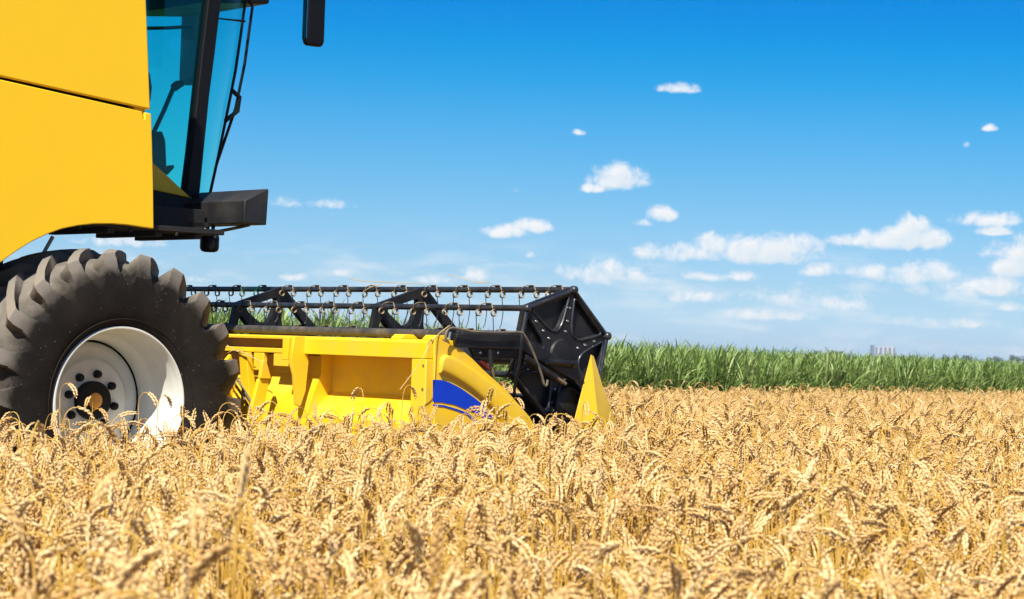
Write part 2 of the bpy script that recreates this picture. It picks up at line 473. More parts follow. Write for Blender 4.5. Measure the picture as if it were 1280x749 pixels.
# --- front wheel
WZ = 0.86
def make_tyre():
    NL, STEP = 22, 52
    NP = NL * STEP
    W = 0.70
    lug_half = [(.432, .004), (.445, -.012), (.47, -.028), (.53, -.046), (.60, -.054), (.66, -.055), (.69, -.054), (.71, -.052), (.73, -.049), (.75, -.046), (.77, -.042), (.79, -.038),
                (.81, -.033), (.83, -.028), (.848, -.023), (.862, -.019), (.872, -.015), (.878, -.004), (.884, .03), (.889, .07), (.893, .12), (.897, .17), (.899, .22), (.900, .27), (.901, .31), (.901, .35)]
    gro_half = [(.432, .004), (.445, -.012), (.47, -.028), (.53, -.046), (.60, -.054), (.66, -.055), (.685, -.050), (.70, -.040), (.713, -.026), (.725, -.010), (.738, .008), (.750, .026),
                (.762, .043), (.773, .059), (.783, .073), (.792, .086), (.800, .098), (.807, .110), (.814, .123), (.820, .138), (.826, .158), (.831, .185), (.835, .225), (.838, .27), (.84, .31), (.84, .35)]
    K = len(lug_half)
    lug = lug_half + [(r, W - y) for r, y in reversed(lug_half[:-1])]
    gro = gro_half + [(r, W - y) for r, y in reversed(gro_half[:-1])]
    pitch = 2 * PI / NL
    vs = []
    sm = lambda t: 0 if t <= 0 else (1 if t >= 1 else t * t * (3 - 2 * t))
    phase = math.radians(15.3)
    for i in range(NP):
        for j in range(len(lug)):
            rl, yl = lug[j]
            far = j >= K
            jj = j if not far else len(lug) - 1 - j
            d = max(0.0, lug_half[jj][1] + .02)                 # way in from the shoulder
            phi = 2 * PI * i / NP - 1.08 * d                     # the grid itself leans with the lugs
            u = ((2 * PI * i / NP - phase) / pitch + (1.0 if far else .5)) % 1.0 - 0.5
            half = 0.20 - 0.03 * sm(d / 0.3)
            if d == 0.0:                                         # the groove narrows to a rounded tongue down the sidewall
                t = max(0.0, min(1.0, (lug_half[jj][0] - 0.675) / 0.12))
                half = 0.5 - (0.5 - half) * math.sqrt(t) - (.04 if t == 0 else 0) * 0
                if t == 0: half = .6
            else:
                half -= .02
            m = 1 - sm((abs(u) - half + 0.015) / 0.03)
            if jj >= K - 2:
                m *= 0.55
            r = gro[j][0] + (rl - gro[j][0]) * m
            y = gro[j][1] + (yl - gro[j][1]) * m
            r -= .026 * sm((r - .60) / .25)
            vs.append((r * math.cos(phi) - .012 * sm((r - .5) / .3), y, WZ + .005 * sm((r - .5) / .3) + r * math.sin(phi)))
    J = len(lug)
    fs = []
    for i in range(NP):
        k = (i + 1) % NP
        for j in range(J - 1):
            fs.append((i * J + j, i * J + j + 1, k * J + j + 1, k * J + j))
    b = MB(); b.add(vs, fs)
    # thin moulded rings on the sidewall
    for rr, yy in ((.475, -.0305),):
        b.lathe([(rr - .004, yy + .004), (rr, yy - .004), (rr + .004, yy + .002)], 0, WZ, 160)
    return b.build('front_wheel', M_TYRE, harv, smooth=26)
wheel = make_tyre()
b = MB()
b.lathe([(.434, .022), (.434, -.010), (.430, -.017), (.422, -.017), (.416, -.009), (.411, .012), (.404, .030), (.398, .042), (.396, .085), (.388, .105), (.384, .125),
         (.384, .195), (.376, .215), (.360, .232), (.352, .262), (.350, .345)], 0, WZ, 128)
b.build('rim', M_RIM, wheel, smooth=50)
b = MB()
b.lathe([(.338, .365), (.338, .345), (.332, .338), (.300, .334), (.262, .330), (.250, .322), (.238, .305), (.226, .300), (.150, .300), (.0, .300)], 0, WZ, 96)
b.build('wheel_disc', M_RIM, wheel, smooth=50)
b = MB()
b.lathe([(.352, .40), (.352, .36), (.20, .362)], 0, WZ, 64)
b.build('disc_gap_shade', M_HUB, wheel, smooth=50)  # black ring standing in for the shade in the gap round the disc
b = MB()
b.lathe([(.112, .300), (.112, .262), (.106, .256), (.046, .254)], 0, WZ, 64)
b.build('hub', M_HUB, wheel, smooth=40)
b = MB()
b.lathe([(.046, .2545), (.044, .247), (.036, .243), (.0, .242)], 0, WZ, 40)
b.build('hub_cap', M_ORG, wheel, smooth=40)
for k in range(8):
    a = math.radians(78 + 45 * k)
    b = MB()
    b.lathe([(.024, .300), (.024, .285), (.021, .274), (.012, .270), (.0, .269)], .156 * math.cos(a), WZ + .156 * math.sin(a), 16)
    b.build('wheel_nut', M_HUB, wheel, smooth=50)

# --- body side panels (outer face at y = .20)
b = MB()
b.prism([(-.70, 2.652), (0.2677, 2.568), (0.2401, 2.881), (0.2104, 3.206), (.17, 3.62), (.10, 3.9), (-4.6, 3.9), (-4.6, 3.01)], .20, .235)
b.build('upper_side_panel', M_YEL, harv, bevel=.008)
low = [(-4.6, 2.990), (-.70, 2.634), (0.2116, 2.552), (0.219, 2.508), (0.23, 2.509), (0.2282, 2.549), (0.2726, 2.546), (0.2887, 2.369), (0.3061, 2.135), (0.321, 1.873), (0.2523, 1.876), (0.1425, 1.883), (0.0343, 1.883), (-0.083, 1.875), (-0.1878, 1.859), (-0.291, 1.834), (-0.3823, 1.799), (-0.4822, 1.75), (-0.5803, 1.689), (-0.677, 1.619),
       (-.80, 1.49), (-.90, 1.34), (-.98, 1.16), (-1.02, .95), (-1.03, .75), (-4.6, .85)]
b = MB()
b.prism(low, .20, .235)
b.build('lower_side_panel', M_YEL, harv, bevel=.008)
b = MB()                                                 # front return of the panel
b.prism([(.235, 1.93), (.30, 1.93), (.21, 3.2), (.15, 3.6), (.09, 3.6)], .237, .40)
b.build('panel_return', M_YEL, harv, bevel=.004)
b = MB()
b.box(-4.55, .19, .30, 3.1, 2.0, 3.85)
b.box(-4.5, -.50, .78, 2.5, .75, 1.99)
b.prism([(-.46, 1.99), (-.46, 1.0), (-1.05, .7), (-4.5, .7), (-4.5, 1.99)], .55, .775)
b.build('chassis', M_CHAS, harv, smooth=0)
b = MB()
b.tube([(-0.2265, 0.55, 1.659), (-0.1429, 0.55, 1.804)], .012, 8)
b.build('strut', M_GREYP, harv)
b = MB()                                                 # wheel arch lip, axle
b.tube([(0, .40, WZ), (0, 2.8, WZ)], .14, 20)
b.build('axle', M_CHAS, harv)

# --- platform beside the cab
b = MB()
b.box(-.40, .86, .25, .93, 1.868, 1.90)
for xx in (-.28, .05, .38, .66):
    b.box(xx, xx + .05, .27, .93, 1.835, 1.866)
for xx in (-.14, .2, .52, .80):
    b.tube([(xx, .262, 1.866), (xx, .262, 1.845)], .012, 8)
b.box(.30, .97, .62, .93, 1.902, 2.04)
b.box(.84, 1.0, .62, .93, 1.93, 1.96)
b.build('platform', M_CHAS, harv, bevel=.004)
b = MB()
bx = 1.0
b.prism([(bx, 1.952), (bx, 2.092), (bx + .172, 2.176), (bx + .178, 2.165), (bx + .170, 1.950)], .249, .97)
b.build('platform_box', M_BOX, harv, bevel=.006)
lx, ly, lz = (1.08, 0.7201, 1.848)
b = MB()
b.tube(arc((.85, .55, 1.89), (1.02, ly - .02, 1.885), (1.12, .36, 1.950), 10), .010, 8)
b.tube(arc((.80, .62, 1.89), (.95, ly + .2, 1.88), (1.05, ly + .08, 1.955), 8), .008, 8)
b.build('cable', M_HOSE, harv)
b = MB()                                                 # round lamp hanging under the box
b.tube([(lx - .02, ly, 1.955), (lx - .015, ly, lz + .045)], .012, 8)
b.tube([(lx + .025, ly, 1.955), (lx + .018, ly, lz + .045)], .012, 8)
vs, fs = [], []
prf = [(-.064, .034), (-.056, .052), (-.038, .060), (.030, .060), (.046, .053), (.056, .034)]
for zz_, rr_ in prf:
    for k in range(20):
        a_ = 2 * PI * k / 20
        vs.append((lx + rr_ * math.cos(a_), ly + rr_ * math.sin(a_), lz + zz_))
fs = [(i * 20 + k, i * 20 + (k + 1) % 20, (i + 1) * 20 + (k + 1) % 20, (i + 1) * 20 + k) for i in range(len(prf) - 1) for k in range(20)]
fs += [tuple(range(19, -1, -1)), tuple((len(prf) - 1) * 20 + k for k in range(20))]
b.add(vs, fs)
b.build('work_lamp', M_PLAS, harv, smooth=50)

# --- cab (near side at y = .90)
CY = .90
cab = MB()
pil_l = [(1.14, 0.9, 3.609), (1.125, 0.9, 3.401), (1.091, 0.9, 3.038), (1.069, 0.9, 2.78), (1.039, 0.9, 2.421), (1.009, 0.9, 2.134)]
pil_r = [(1.245, 0.9, 3.624), (1.226, 0.9, 3.415), (1.19, 0.9, 3.05), (1.161, 0.9, 2.79), (1.134, 0.9, 2.429), (1.113, 0.9, 2.141)]
pts = [(p[0], p[2]) for p in pil_l] + [(p[0], p[2]) for p in reversed(pil_r)]
cab.prism(pts, .895, .975)
far = [(x, z) for x, z in pts]
cab.box(-.1, 1.3, .88, 2.55, 3.78, 3.98)                 # roof
cab.box(-.1, .95, .95, 2.50, 2.00, 2.08)                 # floor
cab.box(.02, .08, .92, 2.5, 2.0, 3.78)                   # rear frame
cab = cab.build('cab', M_PLAS, harv, bevel=.008)
b = MB()
ceil_ = [(1.297, 3.442), (1.862, 3.509), (1.898, 3.778), (1.286, 3.69)]
b.prism(ceil_, 1.25, 2.2)
b.build('ceiling', M_PLAS, cab, bevel=.01)
b = MB()
b.tube([(1.649, 2.46, 3.425), (1.864, 2.46, 3.455), (2.068, 2.46, 3.493)], .013, 8)
b.build('grab_rail', M_PLAS, cab)
# side window panes
for yy in (.93, 2.48):
    b = MB()
    sw = [(0.6275, 3.536), (1.167, 3.616), (1.151, 3.408), (1.093, 2.785), (1.035, 2.147), (0.763, 2.332), (0.7072, 2.393)]
    b.prism(sw, yy, yy + .006)
    b.build('side_window', M_GLASS, cab, smooth=0)
# wrap-around windscreen
b = MB()
lev = [(1.26, 0.93, 3.63), (1.238, 0.93, 3.42), (1.204, 0.93, 3.054), (1.175, 0.93, 2.793), (1.148, 0.93, 2.432), (1.127, 0.93, 2.158)]
wid = [.50, .49, .475, .44, .365, .30]
NS = 20
rows = []
for p, a_ in zip(lev, wid):
    row = []
    for i in range(NS + 1):
        t = i / NS * PI / 2
        row.append((p[0] + a_ * math.sin(t), .935 + .78 * (1 - math.cos(t)), p[2]))
    for i in range(NS - 1, -1, -1):
        t = i / NS * PI / 2
        row.append((p[0] + a_ * math.sin(t), 2.495 - .78 * (1 - math.cos(t)), p[2]))
    rows.append(row)
n = len(rows[0])
vs = [q for r in rows for q in r]
b.add(vs, [(i * n + k, i * n + k + 1, (i + 1) * n + k + 1, (i + 1) * n + k) for i in range(len(rows) - 1) for k in range(n - 1)])
b.build('windscreen', M_GLASS, cab, smooth=60)
b = MB()                                                 # front wall under the windscreen
b.box(.86, 1.0, .98, 2.45, 1.98, 2.10)
b.build('front_sill', M_PLAS, cab, bevel=.01)
# yellow lower side
b = MB()
b.prism([(0.7249, 2.348), (0.7525, 2.322), (0.872, 2.244), (1.04, 2.128), (0.7746, 2.156), (0.7332, 2.158)], .885, .925)
b.build('lower_cab_panel', M_YEL, cab, bevel=.004)
b = MB()
b.prism([(0.7327, 2.168), (1.046, 2.139), (1.098, 2.058), (1.105, 1.906), (0.7457, 1.874)], .90, .94)
b.build('cab_skirt', M_CHAS, cab, smooth=0)
# inside the cab
b = MB()
for p, r in (((0.929, 1.45, 2.853), (.09, .16)),):
    x, y, z = p
    b.prism([(x - .10, z - .13), (x + .02, z - .14), (x + .062, z - .09), (x + .07, z), (x + .05, z + .09), (x + .01, z + .13), (x - .08, z + .14)], y - .15, y + .15)
x, y, z = (1.082, 1.45, 2.45)
b.prism([(x - .5, z - .02), (x - .05, z - .06), (x + .02, z - .16), (x - .5, z - .22)], 1.35, 1.9)
b.build('seat', M_PLAS, cab, bevel=.02)
b = MB()
b.tube([(1.2, 1.6, 2.573), (1.287, 1.6, 2.753), (1.362, 1.6, 2.927)], .016, 8)
b.tube([(1.356, 1.6, 2.91), (1.387, 1.6, 2.935), (1.425, 1.6, 2.95)], [.028, .030, .022], 10)
b.build('steering_column', M_PLAS, cab)
b = MB()
b.prism([(1.137, 2.589), (1.218, 2.602), (1.246, 2.54), (1.263, 2.355), (1.148, 2.345)], 1.5, 1.75)
b.build('console', M_PLAS, cab, bevel=.012)
b = MB()
b.prism([(1.246, 2.346), (1.277, 2.37), (1.308, 2.373), (1.33, 2.39), (1.334, 2.369), (1.285, 2.317)], 1.52, 1.60)
b.build('control_lever', M_PLAS, cab, bevel=.006)
# wipers along the edge of the windscreen
def on_glass(px_rows, k, out=.022):
    pts = []
    for i in px_rows:
        i0 = min(int(i), len(rows) - 2); t = i - i0
        a_ = Vector(rows[i0][k]); c_ = Vector(rows[i0 + 1][k])
        p = a_ * (1 - t) + c_ * t
        q = Vector(rows[i0][min(k + 1, n - 1)]) - Vector(rows[i0][k])
        pts.append(p + Vector((q.y, -q.x, 0)).normalized() * out)
    return pts
b = MB()
b.tube(on_glass([.3, .9, 1.5, 2.2, 2.9, 3.4, 4.0, 4.9], 8, .012), .010, 8)
w1 = on_glass([.9, 1.4, 2.0, 2.6, 3.1], 9, .06)
b.tube([on_glass([.6], 8, .012)[0]] + w1 + [on_glass([4.2], 8, .012)[0]], .010, 8)
b.tube([on_glass([2.7], 8, .012)[0], on_glass([2.85], 9, .07)[0], on_glass([3.15], 9, .075)[0], on_glass([3.35], 8, .012)[0]], .016, 8)
b.build('wiper', M_PLAS, cab)
b = MB()
lamp_p = Vector(rows[1][5])
b.tube(arc(lamp_p + Vector((-.10, -.02, .10)), lamp_p + Vector((.10, -.2, -.02)), lamp_p + Vector((.20, .05, .14)), 10), .009, 8)
b.tube([lamp_p + Vector((-.14, .0, .09)), lamp_p + Vector((-.16, .0, -.11)), lamp_p + Vector((.06, .0, -.10))], .008, 8)
b.build('handrail', M_PLAS, cab)

# --- mirrors
def mirror(c, w, d, h, turn):
    b = MB()
    pr = [(-d / 2, -w / 2), (d * .2, -w / 2), (d / 2, -w * .3), (d / 2, w * .3), (d * .2, w / 2), (-d / 2, w / 2)]
    vs, fs = [], []
    zs = [(-.5, .72), (-.47, .92), (-.43, 1), (.43, 1), (.47, .92), (.5, .72)]
    ca, sa = math.cos(turn), math.sin(turn)
    for zf, s in zs:
        for x, y in pr:
            X_, Y_ = x * s, y * s
            vs.append((c[0] + X_ * ca - Y_ * sa, c[1] + X_ * sa + Y_ * ca, c[2] + zf * h))
    m_ = len(pr)
    for i in range(len(zs) - 1):
        for k in range(m_):
            fs.append((i * m_ + k, i * m_ + (k + 1) % m_, (i + 1) * m_ + (k + 1) % m_, (i + 1) * m_ + k))
    fs += [tuple(range(m_ - 1, -1, -1)), tuple((len(zs) - 1) * m_ + k for k in range(m_))]
    b.add(vs, fs)
    o = b.build('mirror', M_PLAS, harv, smooth=50, bevel=.006)
    gl = MB()
    x0 = -d / 2 - .004
    q = [(x0, -w * .42, -.42 * h), (x0, w * .42, -.42 * h), (x0, w * .42, .42 * h), (x0, -w * .42, .42 * h)]
    q2 = [(x + .003, y, z) for x, y, z in q]
    allv = [(c[0] + x * ca - y * sa, c[1] + x * sa + y * ca, c[2] + z) for x, y, z in q + q2]
    gl.add(allv, [(0, 1, 2, 3), (7, 6, 5, 4), (0, 4, 5, 1), (1, 5, 6, 2), (2, 6, 7, 3), (3, 7, 4, 0)])
    gl.build('mirror_glass', M_MIRR, o, smooth=0)
    return o
mc = (1.331, 0.05, 3.074)
m1 = mirror((mc[0], .05, mc[2] + .235), .055, .135, .50, math.radians(-4))
b = MB(); b.tube([(mc[0], .06, mc[2] + .46), (mc[0] - .05, .12, mc[2] + .62), (1.0, .9, mc[2] + .66)], .016, 8)
b.build('mirror_arm', M_PLAS, harv)
mf = (2.405, 2.95, 3.153)
m2 = mirror((mf[0], 2.95, mf[2] + .31), .25, .11, .64, math.radians(172))

# --- header
hd = MB()
HX = 1.0
YN, YF = -1.50, 4.6
hd.prism([(1.20, 1.168), (1.20, .95), (1.035, .80), (1.035, .45), (1.047, .45), (1.047, .795), (1.212, .945), (1.212, 1.168)], -1.372, -.402)
hd.prism([(1.12, 1.160), (1.12, 1.05), (1.05, .92), (1.02, .80), (1.02, .45), (1.032, .45), (1.032, .795), (1.062, .915), (1.132, 1.045), (1.132, 1.16)], -.40, YF)
hd.prism([(1.022, .45), (1.022, .80), (1.06, .92), (1.12, 1.05), (1.12, 1.166), (1.214, 1.166), (1.214, .45)], -.412, -.398)
hd.box(1.002, 1.5, -1.485, YF, .30, .42)                    # trough floor
hd = hd.build('header', M_YELH, harv, smooth=25)
b = MB()
b.prism([(HX, 1.168), (HX, 1.258), (HX + .012, 1.273), (HX + .20, 1.273), (HX + .20, 1.168)], -1.498, -.372)
b.prism([(HX, 1.250), (HX, 1.268), (HX + .006, 1.273), (HX + .20, 1.273), (HX + .20, 1.168), (HX + .0, 1.168), (HX + .0, 1.196), (HX + .012, 1.196), (HX + .012, 1.184), (HX + .17, 1.184), (HX + .17, 1.255), (HX + .015, 1.255)], -.370, YF)
b.build('top_beam', M_YELH, hd, smooth=25, bevel=.004)
b = MB()
b.prism([(HX, .45), (HX, 1.165), (HX + .21, 1.165), (HX + .21, .45)], -1.498, -1.374)
b.build('end_post', M_YELH, hd, smooth=25, bevel=.004)
for z in (1.13, 1.0, .90):
    b = MB()
    b.tube([(HX - .004, -1.475, z), (HX + .01, -1.475, z)], .008, 8)
    b.build('bolt', M_HOSE, hd)
# ribs and gussets behind the trough
b = MB()
b.prism([(.925, 1.270), (1.0, 1.272), (1.035, 1.12), (1.02, .95), (.985, .86), (.955, .87), (.93, 1.05), (.905, 1.12)], -.40, -.374)
b.box(.905, .985, -.366, -.31, 1.13, 1.262)
b.build('rib', M_YELH, hd, bevel=.003)
b = MB()
b.prism([(0.8564, 1.011), (0.9323, 1.012), (0.8798, 0.7461), (0.787, 0.7461)], -.16, -.13)
b.prism([(0.8688, 1.124), (0.8922, 1.125), (0.9352, 1.014), (0.8562, 1.015)], -.175, -.145)
b.build('gusset', M_YELH, hd, bevel=.003)
b = MB()
b.prism([(.96, 1.165), (1.0, 1.165), (1.04, .95), (1.03, .60), (.97, .60), (.99, .93)], .12, .20)
b.build('gusset', M_YELH, hd, bevel=.003)
b = MB()
b.prism([(.93, 1.05), (1.02, 1.15), (1.09, .93), (1.0, .60), (.93, .60)], .36, .39)
b.build('gusset', M_YELH, hd, bevel=.003)
b = MB()
b.tube([(.99, .36, 1.10), (.975, .0, .80)], .008, 8)
b.tube([(.98, .42, 1.12), (.965, .06, .82)], .006, 8)
b.build('brake_line', M_HOSE, hd)
b = MB()
b.box(1.0, 1.03, -.30, -.10, 1.09, 1.165)
b.box(1.0, 1.03, .0, .10, 1.06, 1.165)
b.build('bracket', M_YELH, hd, bevel=.003)
for yy in (-1.20, -1.47):
    b = MB()
    b.prism([(HX + .02, 1.274), (HX + .05, 1.300), (HX + .12, 1.300), (HX + .16, 1.274)], yy - .045, yy + .045)
    b.build('reel_bracket', M_YELH, hd, bevel=.005)
# near end panel with its moulded ridge and blue stripe
pan = [(1.04, 1.277), (1.087, 1.278), (1.14, 1.256), (1.243, 1.225), (1.329, 1.173), (1.416, 1.112), (1.6, 0.9971), (1.782, 0.8523), (1.863, 0.7419), (1.898, 0.5341), (1.075, 0.5023)]
b = MB()
b.prism(pan, -1.515, -1.499)
ep = b.build('end_panel', M_YELH, hd, bevel=.003)
rid_o = [(1.076, 1.13), (1.078, 1.152), (1.085, 1.176), (1.108, 1.191), (1.14, 1.195), (1.286, 1.136), (1.404, 1.076), (1.544, 1.002), (1.698, 0.8948), (1.778, 0.791), (1.813, 0.5849)]
rid_i = [(1.075, 1.088), (1.084, 1.086), (1.095, 1.084), (1.113, 1.082), (1.155, 1.069), (1.246, 1.033), (1.35, 0.9809), (1.469, 0.9013), (1.545, 0.8363), (1.605, 0.7458), (1.637, 0.5871)]
b = MB()
nR = len(rid_o)
top, bot = -1.545, -1.516
vs = []
for (xo, zo), (xi, zi) in zip(rid_o, rid_i):
    cxx, czz = xi - xo, zi - zo
    for f, y in ((-.03, bot), (.0, bot - .02), (.05, top), (.82, top), (.95, bot - .014), (1.0, bot)):
        vs.append((xo + cxx * f, y, zo + czz * f))
fs = [(i * 6 + k, i * 6 + k + 1, (i + 1) * 6 + k + 1, (i + 1) * 6 + k) for i in range(nR - 1) for k in range(5)]
fs += [(5, 4, 3, 2, 1, 0), tuple((nR - 1) * 6 + k for k in range(6))]
b.add(vs, fs)
o = b.build('moulded_ridge', M_YELH, hd, smooth=50)
sub = o.modifiers.new('soft', 'SUBSURF'); sub.levels = 1; sub.render_levels = 2
b = MB()
b.prism([(1.036, 1.054), (1.089, 1.054), (1.155, 1.042), (1.242, 1.01), (1.34, 0.9614), (1.421, 0.9149), (1.481, 0.8689), (1.504, 0.8432), (1.43, 0.8431), (1.344, 0.8755), (1.296, 0.8896), (1.199, 0.9179), (1.104, 0.9305), (1.042, 0.9309)], -1.5185, -1.5155)
b.build('blue_stripe', M_BLUE, hd, smooth=0)
b = MB()
b.prism([(1.042, 0.9186), (1.122, 0.9148), (1.218, 0.895), (1.296, 0.874), (1.345, 0.8496), (1.395, 0.8161), (1.359, 0.8161), (1.297, 0.8606), (1.218, 0.8843), (1.123, 0.905), (1.042, 0.9098)], -1.5185, -1.5155)
b.build('blue_pinstripe', M_BLUE, hd, smooth=0)
b = MB()
b.prism([(1.395, 1.16), (1.413, 1.167), (1.495, 1.119), (1.48, 1.111)], -1.498, -1.43)
b.build('reflector', M_RED, hd)
# crop divider at the near front corner
b = MB()
ap = (2.276, -1.5, 1.222)
L = [(2.1, -1.54, 0.7898), (2.296, -1.57, 0.7911), (2.551, -1.48, 0.7865)]
mid = (2.375, -1.51, 1.039)
s1 = (2.318, -1.485, 1.213)
vs = [ap, L[0], L[1], L[2], mid, s1, (L[0][0] + .06, -1.31, L[0][2]), (L[2][0], -1.31, L[2][2])]
vs = [ap, (L[0][0], L[0][1], .55), L[0], (L[1][0], L[1][1], .55), L[1], mid, L[2], (L[2][0], L[2][1], .55), s1, (L[0][0] + .1, -1.468, .55), (L[0][0] + .1, -1.468, L[0][2]), (mid[0] - .02, -1.47, mid[2])]
b.add(vs, [(0, 2, 4), (2, 1, 3, 4), (0, 4, 5), (0, 5, 8), (4, 6, 5), (4, 3, 7, 6), (8, 5, 11), (5, 6, 11), (0, 8, 11), (0, 11, 10), (0, 10, 2), (2, 10, 9, 1), (6, 7, 9, 10), (6, 10, 11), (1, 9, 7, 3)])
b.build('crop_divider', M_YELH, hd, smooth=20, bevel=.004)

# --- reel
RC = (2.115, 1.212)
RR = .395
VA = [math.radians(78 + 60 * k) for k in range(6)]
VX = [(RC[0] + RR * math.cos(a), RC[1] + RR * math.sin(a)) for a in VA]
RY0, RY1 = -1.385, 4.3
b = MB()
b.tube([(RC[0], RY0, RC[1] - .015), (RC[0], RY1, RC[1] - .015)], .056, 24)
reel = b.build('reel', M_TUBE, harv)
for x, z in VX:
    b = MB()
    b.tube([(x, RY0 - .03, z), (x, RY1, z)], .0185, 14)
    b.build('reel_tube', M_TUBE, reel)

def pocket_plate(b, y0, y1, sheet_y=None, rim=.034, spoke=.020, hub=.10, mi=0, R=RR + .02):
    """hexagon with six rounded pockets; y0 is the near face"""
    N = 24
    V = [Vector((RC[0] + R * math.cos(a), 0, RC[1] + R * math.sin(a))) for a in VA]
    c = Vector((RC[0], 0, RC[1]))
    for k in range(6):
        a_, b_ = V[k], V[(k + 1) % 6]
        # the pocket: a triangle with rounded corners inside the sector
        dm = ((a_ + b_) / 2 - c).normalized()
        e = (b_ - a_).normalized()
        apo = (a_ + b_).length / 2 if False else ((a_ + b_) / 2 - c).length
        q0 = c + dm * hub * 1.25
        hw = math.tan(math.radians(30))
        top_d = apo - rim
        w = top_d * hw - spoke / math.cos(math.radians(30))
        tri = [c + dm * (hub * .75 + .02), c + dm * top_d - e * w, c + dm * top_d + e * w]
        rads = [.13, .04, .04]
        loop = []
        for i in range(3):
            p, pr_, nx_ = tri[i], tri[i - 1], tri[(i + 1) % 3]
            d1 = (pr_ - p).normalized(); d2 = (nx_ - p).normalized()
            t = rads[i]
            for j in range(7):
                s = j / 6
                loop.append((p + d1 * t) * (1 - s) ** 2 + p * 2 * s * (1 - s) + (p + d2 * t) * s * s)
        cen = sum((q for q in loop), Vector()) / len(loop)
        LOOPS.append(loop)
        # outer boundary by angle about the pocket's centre
        bound = [c, a_, b_]
        outer = []
        for q in loop:
            d = (q - cen); best = None
            for i in range(3):
                p1, p2 = bound[i], bound[(i + 1) % 3]
                ex, ez = p2.x - p1.x, p2.z - p1.z
                det = d.x * (-ez) + d.z * ex
                if abs(det) < 1e-9: continue
                tx, tz = p1.x - cen.x, p1.z - cen.z
                t = (tx * (-ez) + tz * ex) / det
                s = (d.x * tz - d.z * tx) / det
                if t > 0 and -1e-6 <= s <= 1 + 1e-6 and (best is None or t < best): best = t
            outer.append(cen + d * (best or 1))
        n_ = len(loop)
        # include the sector's corners exactly
        for p in bound:
            i = min(range(n_), key=lambda i: -((outer[i] - cen).normalized().dot((p - cen).normalized())))
            outer[i] = p.copy()
        vs = [(q.x, y0, q.z) for q in outer] + [(q.x, y0, q.z) for q in loop] + [(q.x + (cen.x - q.x) * .08, y1, q.z + (cen.z - q.z) * .08) for q in loop]
        fs = []
        for i in range(n_):
            j = (i + 1) % n_
            fs.append((i, j, n_ + j, n_ + i))
            fs.append((n_ + i, n_ + j, 2 * n_ + j, 2 * n_ + i))
        if sheet_y is not None:
            fs.append(tuple(2 * n_ + i for i in range(n_)))
        else:
            vs += [(q.x, y1, q.z) for q in outer]
            for i in range(n_):
                j = (i + 1) % n_
                fs.append((3 * n_ + i, 2 * n_ + i, 2 * n_ + j, 3 * n_ + j))
        b.add(vs, fs, mi)
        # edge wall
        b.add([(a_.x, y0, a_.z), (b_.x, y0, b_.z), (b_.x, y1, b_.z), (a_.x, y1, a_.z)], [(0, 1, 2, 3)], mi)
        if sheet_y is not None:
            b.add([(c.x, y1 + .003, c.z), (a_.x, y1 + .003, a_.z), (b_.x, y1 + .003, b_.z)], [(0, 1, 2)], mi)
LOOPS = []
for yy in (RY1, RY0):
    LOOPS.clear()
    b = MB()
    pocket_plate(b, yy - .028, yy, sheet_y=yy)
    b.lathe([(.0, yy - .040), (.085, yy - .040), (.095, yy - .030), (.095, yy)], RC[0], RC[1], 32)
    b.build('end_plate', M_BLK, reel, smooth=30)
b = MB()
for k in range(6):
    x, z = VX[k]
    b.lathe([(.0, RY0 - .062), (.014, RY0 - .060), (.024, RY0 - .05), (.026, RY0 - .025)], x, z, 14)
    x2, z2 = VX[(k + 1) % 6]
    b.tube([(x + (x2 - x) * .04, RY0 - .034, z + (z2 - z) * .04), (x + (x2 - x) * .96, RY0 - .034, z + (z2 - z) * .96)], .0125, 8)
b.build('plate_rim', M_TUBE, reel, smooth=50)
for k in range(6):
    for f in (.36, .52, .72):
        b = MB()
        x = RC[0] + (VX[k][0] - RC[0]) * f; z = RC[1] + (VX[k][1] - RC[1]) * f
        b.lathe([(.0, RY0 - .037), (.006, RY0 - .036), (.009, RY0 - .028)], x, z, 8)
        b.build('plate_bolt', M_ROD, reel, smooth=50)
b = MB()
for lp in LOOPS:                                          # raised beading round every pocket
    q = [(p.x, RY0 - .029, p.z) for p in lp]
    b.tube(q + q[:1], .0085, 6, caps=False)
b.build('plate_beading', M_TUBE, reel, smooth=60)
for yy in (-.05, 1.45, 2.95):
    b = MB()
    pocket_plate(b, yy - .018, yy + .018, rim=.055, spoke=.026, hub=.11)
    b.build('spider', M_BLK, reel, smooth=30)
# spring tines: each pair is one bent wire with two coils
tine_me = None
def tine_mesh():
    b = MB()
    # bracket saddle on the tube
    b.box(-.012, .012, -.010, .010, .012, .027)
    w = .0036
    top = [(-.0205, -.060, -.004)] + arc((-.021, -.056, .008), (-.019, -.046, .0235), (-.004, -.026, .0265), 5) + arc((-.004, .026, .0265), (-.019, .046, .0235), (-.021, .056, .008), 5) + [(-.0205, .060, -.004)]
    b.tube(top, w, 6, mi=1)
    for s in (-1, 1):
        cy, cz = s * .060, -.030
        pts = []
        turns = 2.6
        for i in range(34):
            a = PI / 2 + PI * 0.35 + i / 33 * 2 * PI * turns
            pts.append((-.020 + i / 33 * .0 + .004 * math.sin(i), cy + s * (i / 33 - .5) * .016, cz))
        # coil axis runs along the tube: loops show as rings from the rear quarter
        pts = [(-.020 + .0185 * math.cos(a), cy + s * (k / 33) * .014, cz + .0185 * math.sin(a)) for k, a in ((k, PI * .5 - k / 33 * 2 * PI * turns) for k in range(34))]
        pts = [(-.0205, s * .060, -.006)] + pts
        b.tube(pts, w, 6, mi=1)
        e = pts[-1]
        b.tube([e, (e[0] + .004, e[1], e[2] - .04), (e[0] + .008, e[1], e[2] - .10), (e[0] - .006, e[1], e[2] - .165), (e[0] - .022, e[1], e[2] - .19)], w * .72, 6, mi=0)
    return b
proto = tine_mesh().build('tine_pair', [M_BLK, M_STEEL], reel, smooth=60)
first = True
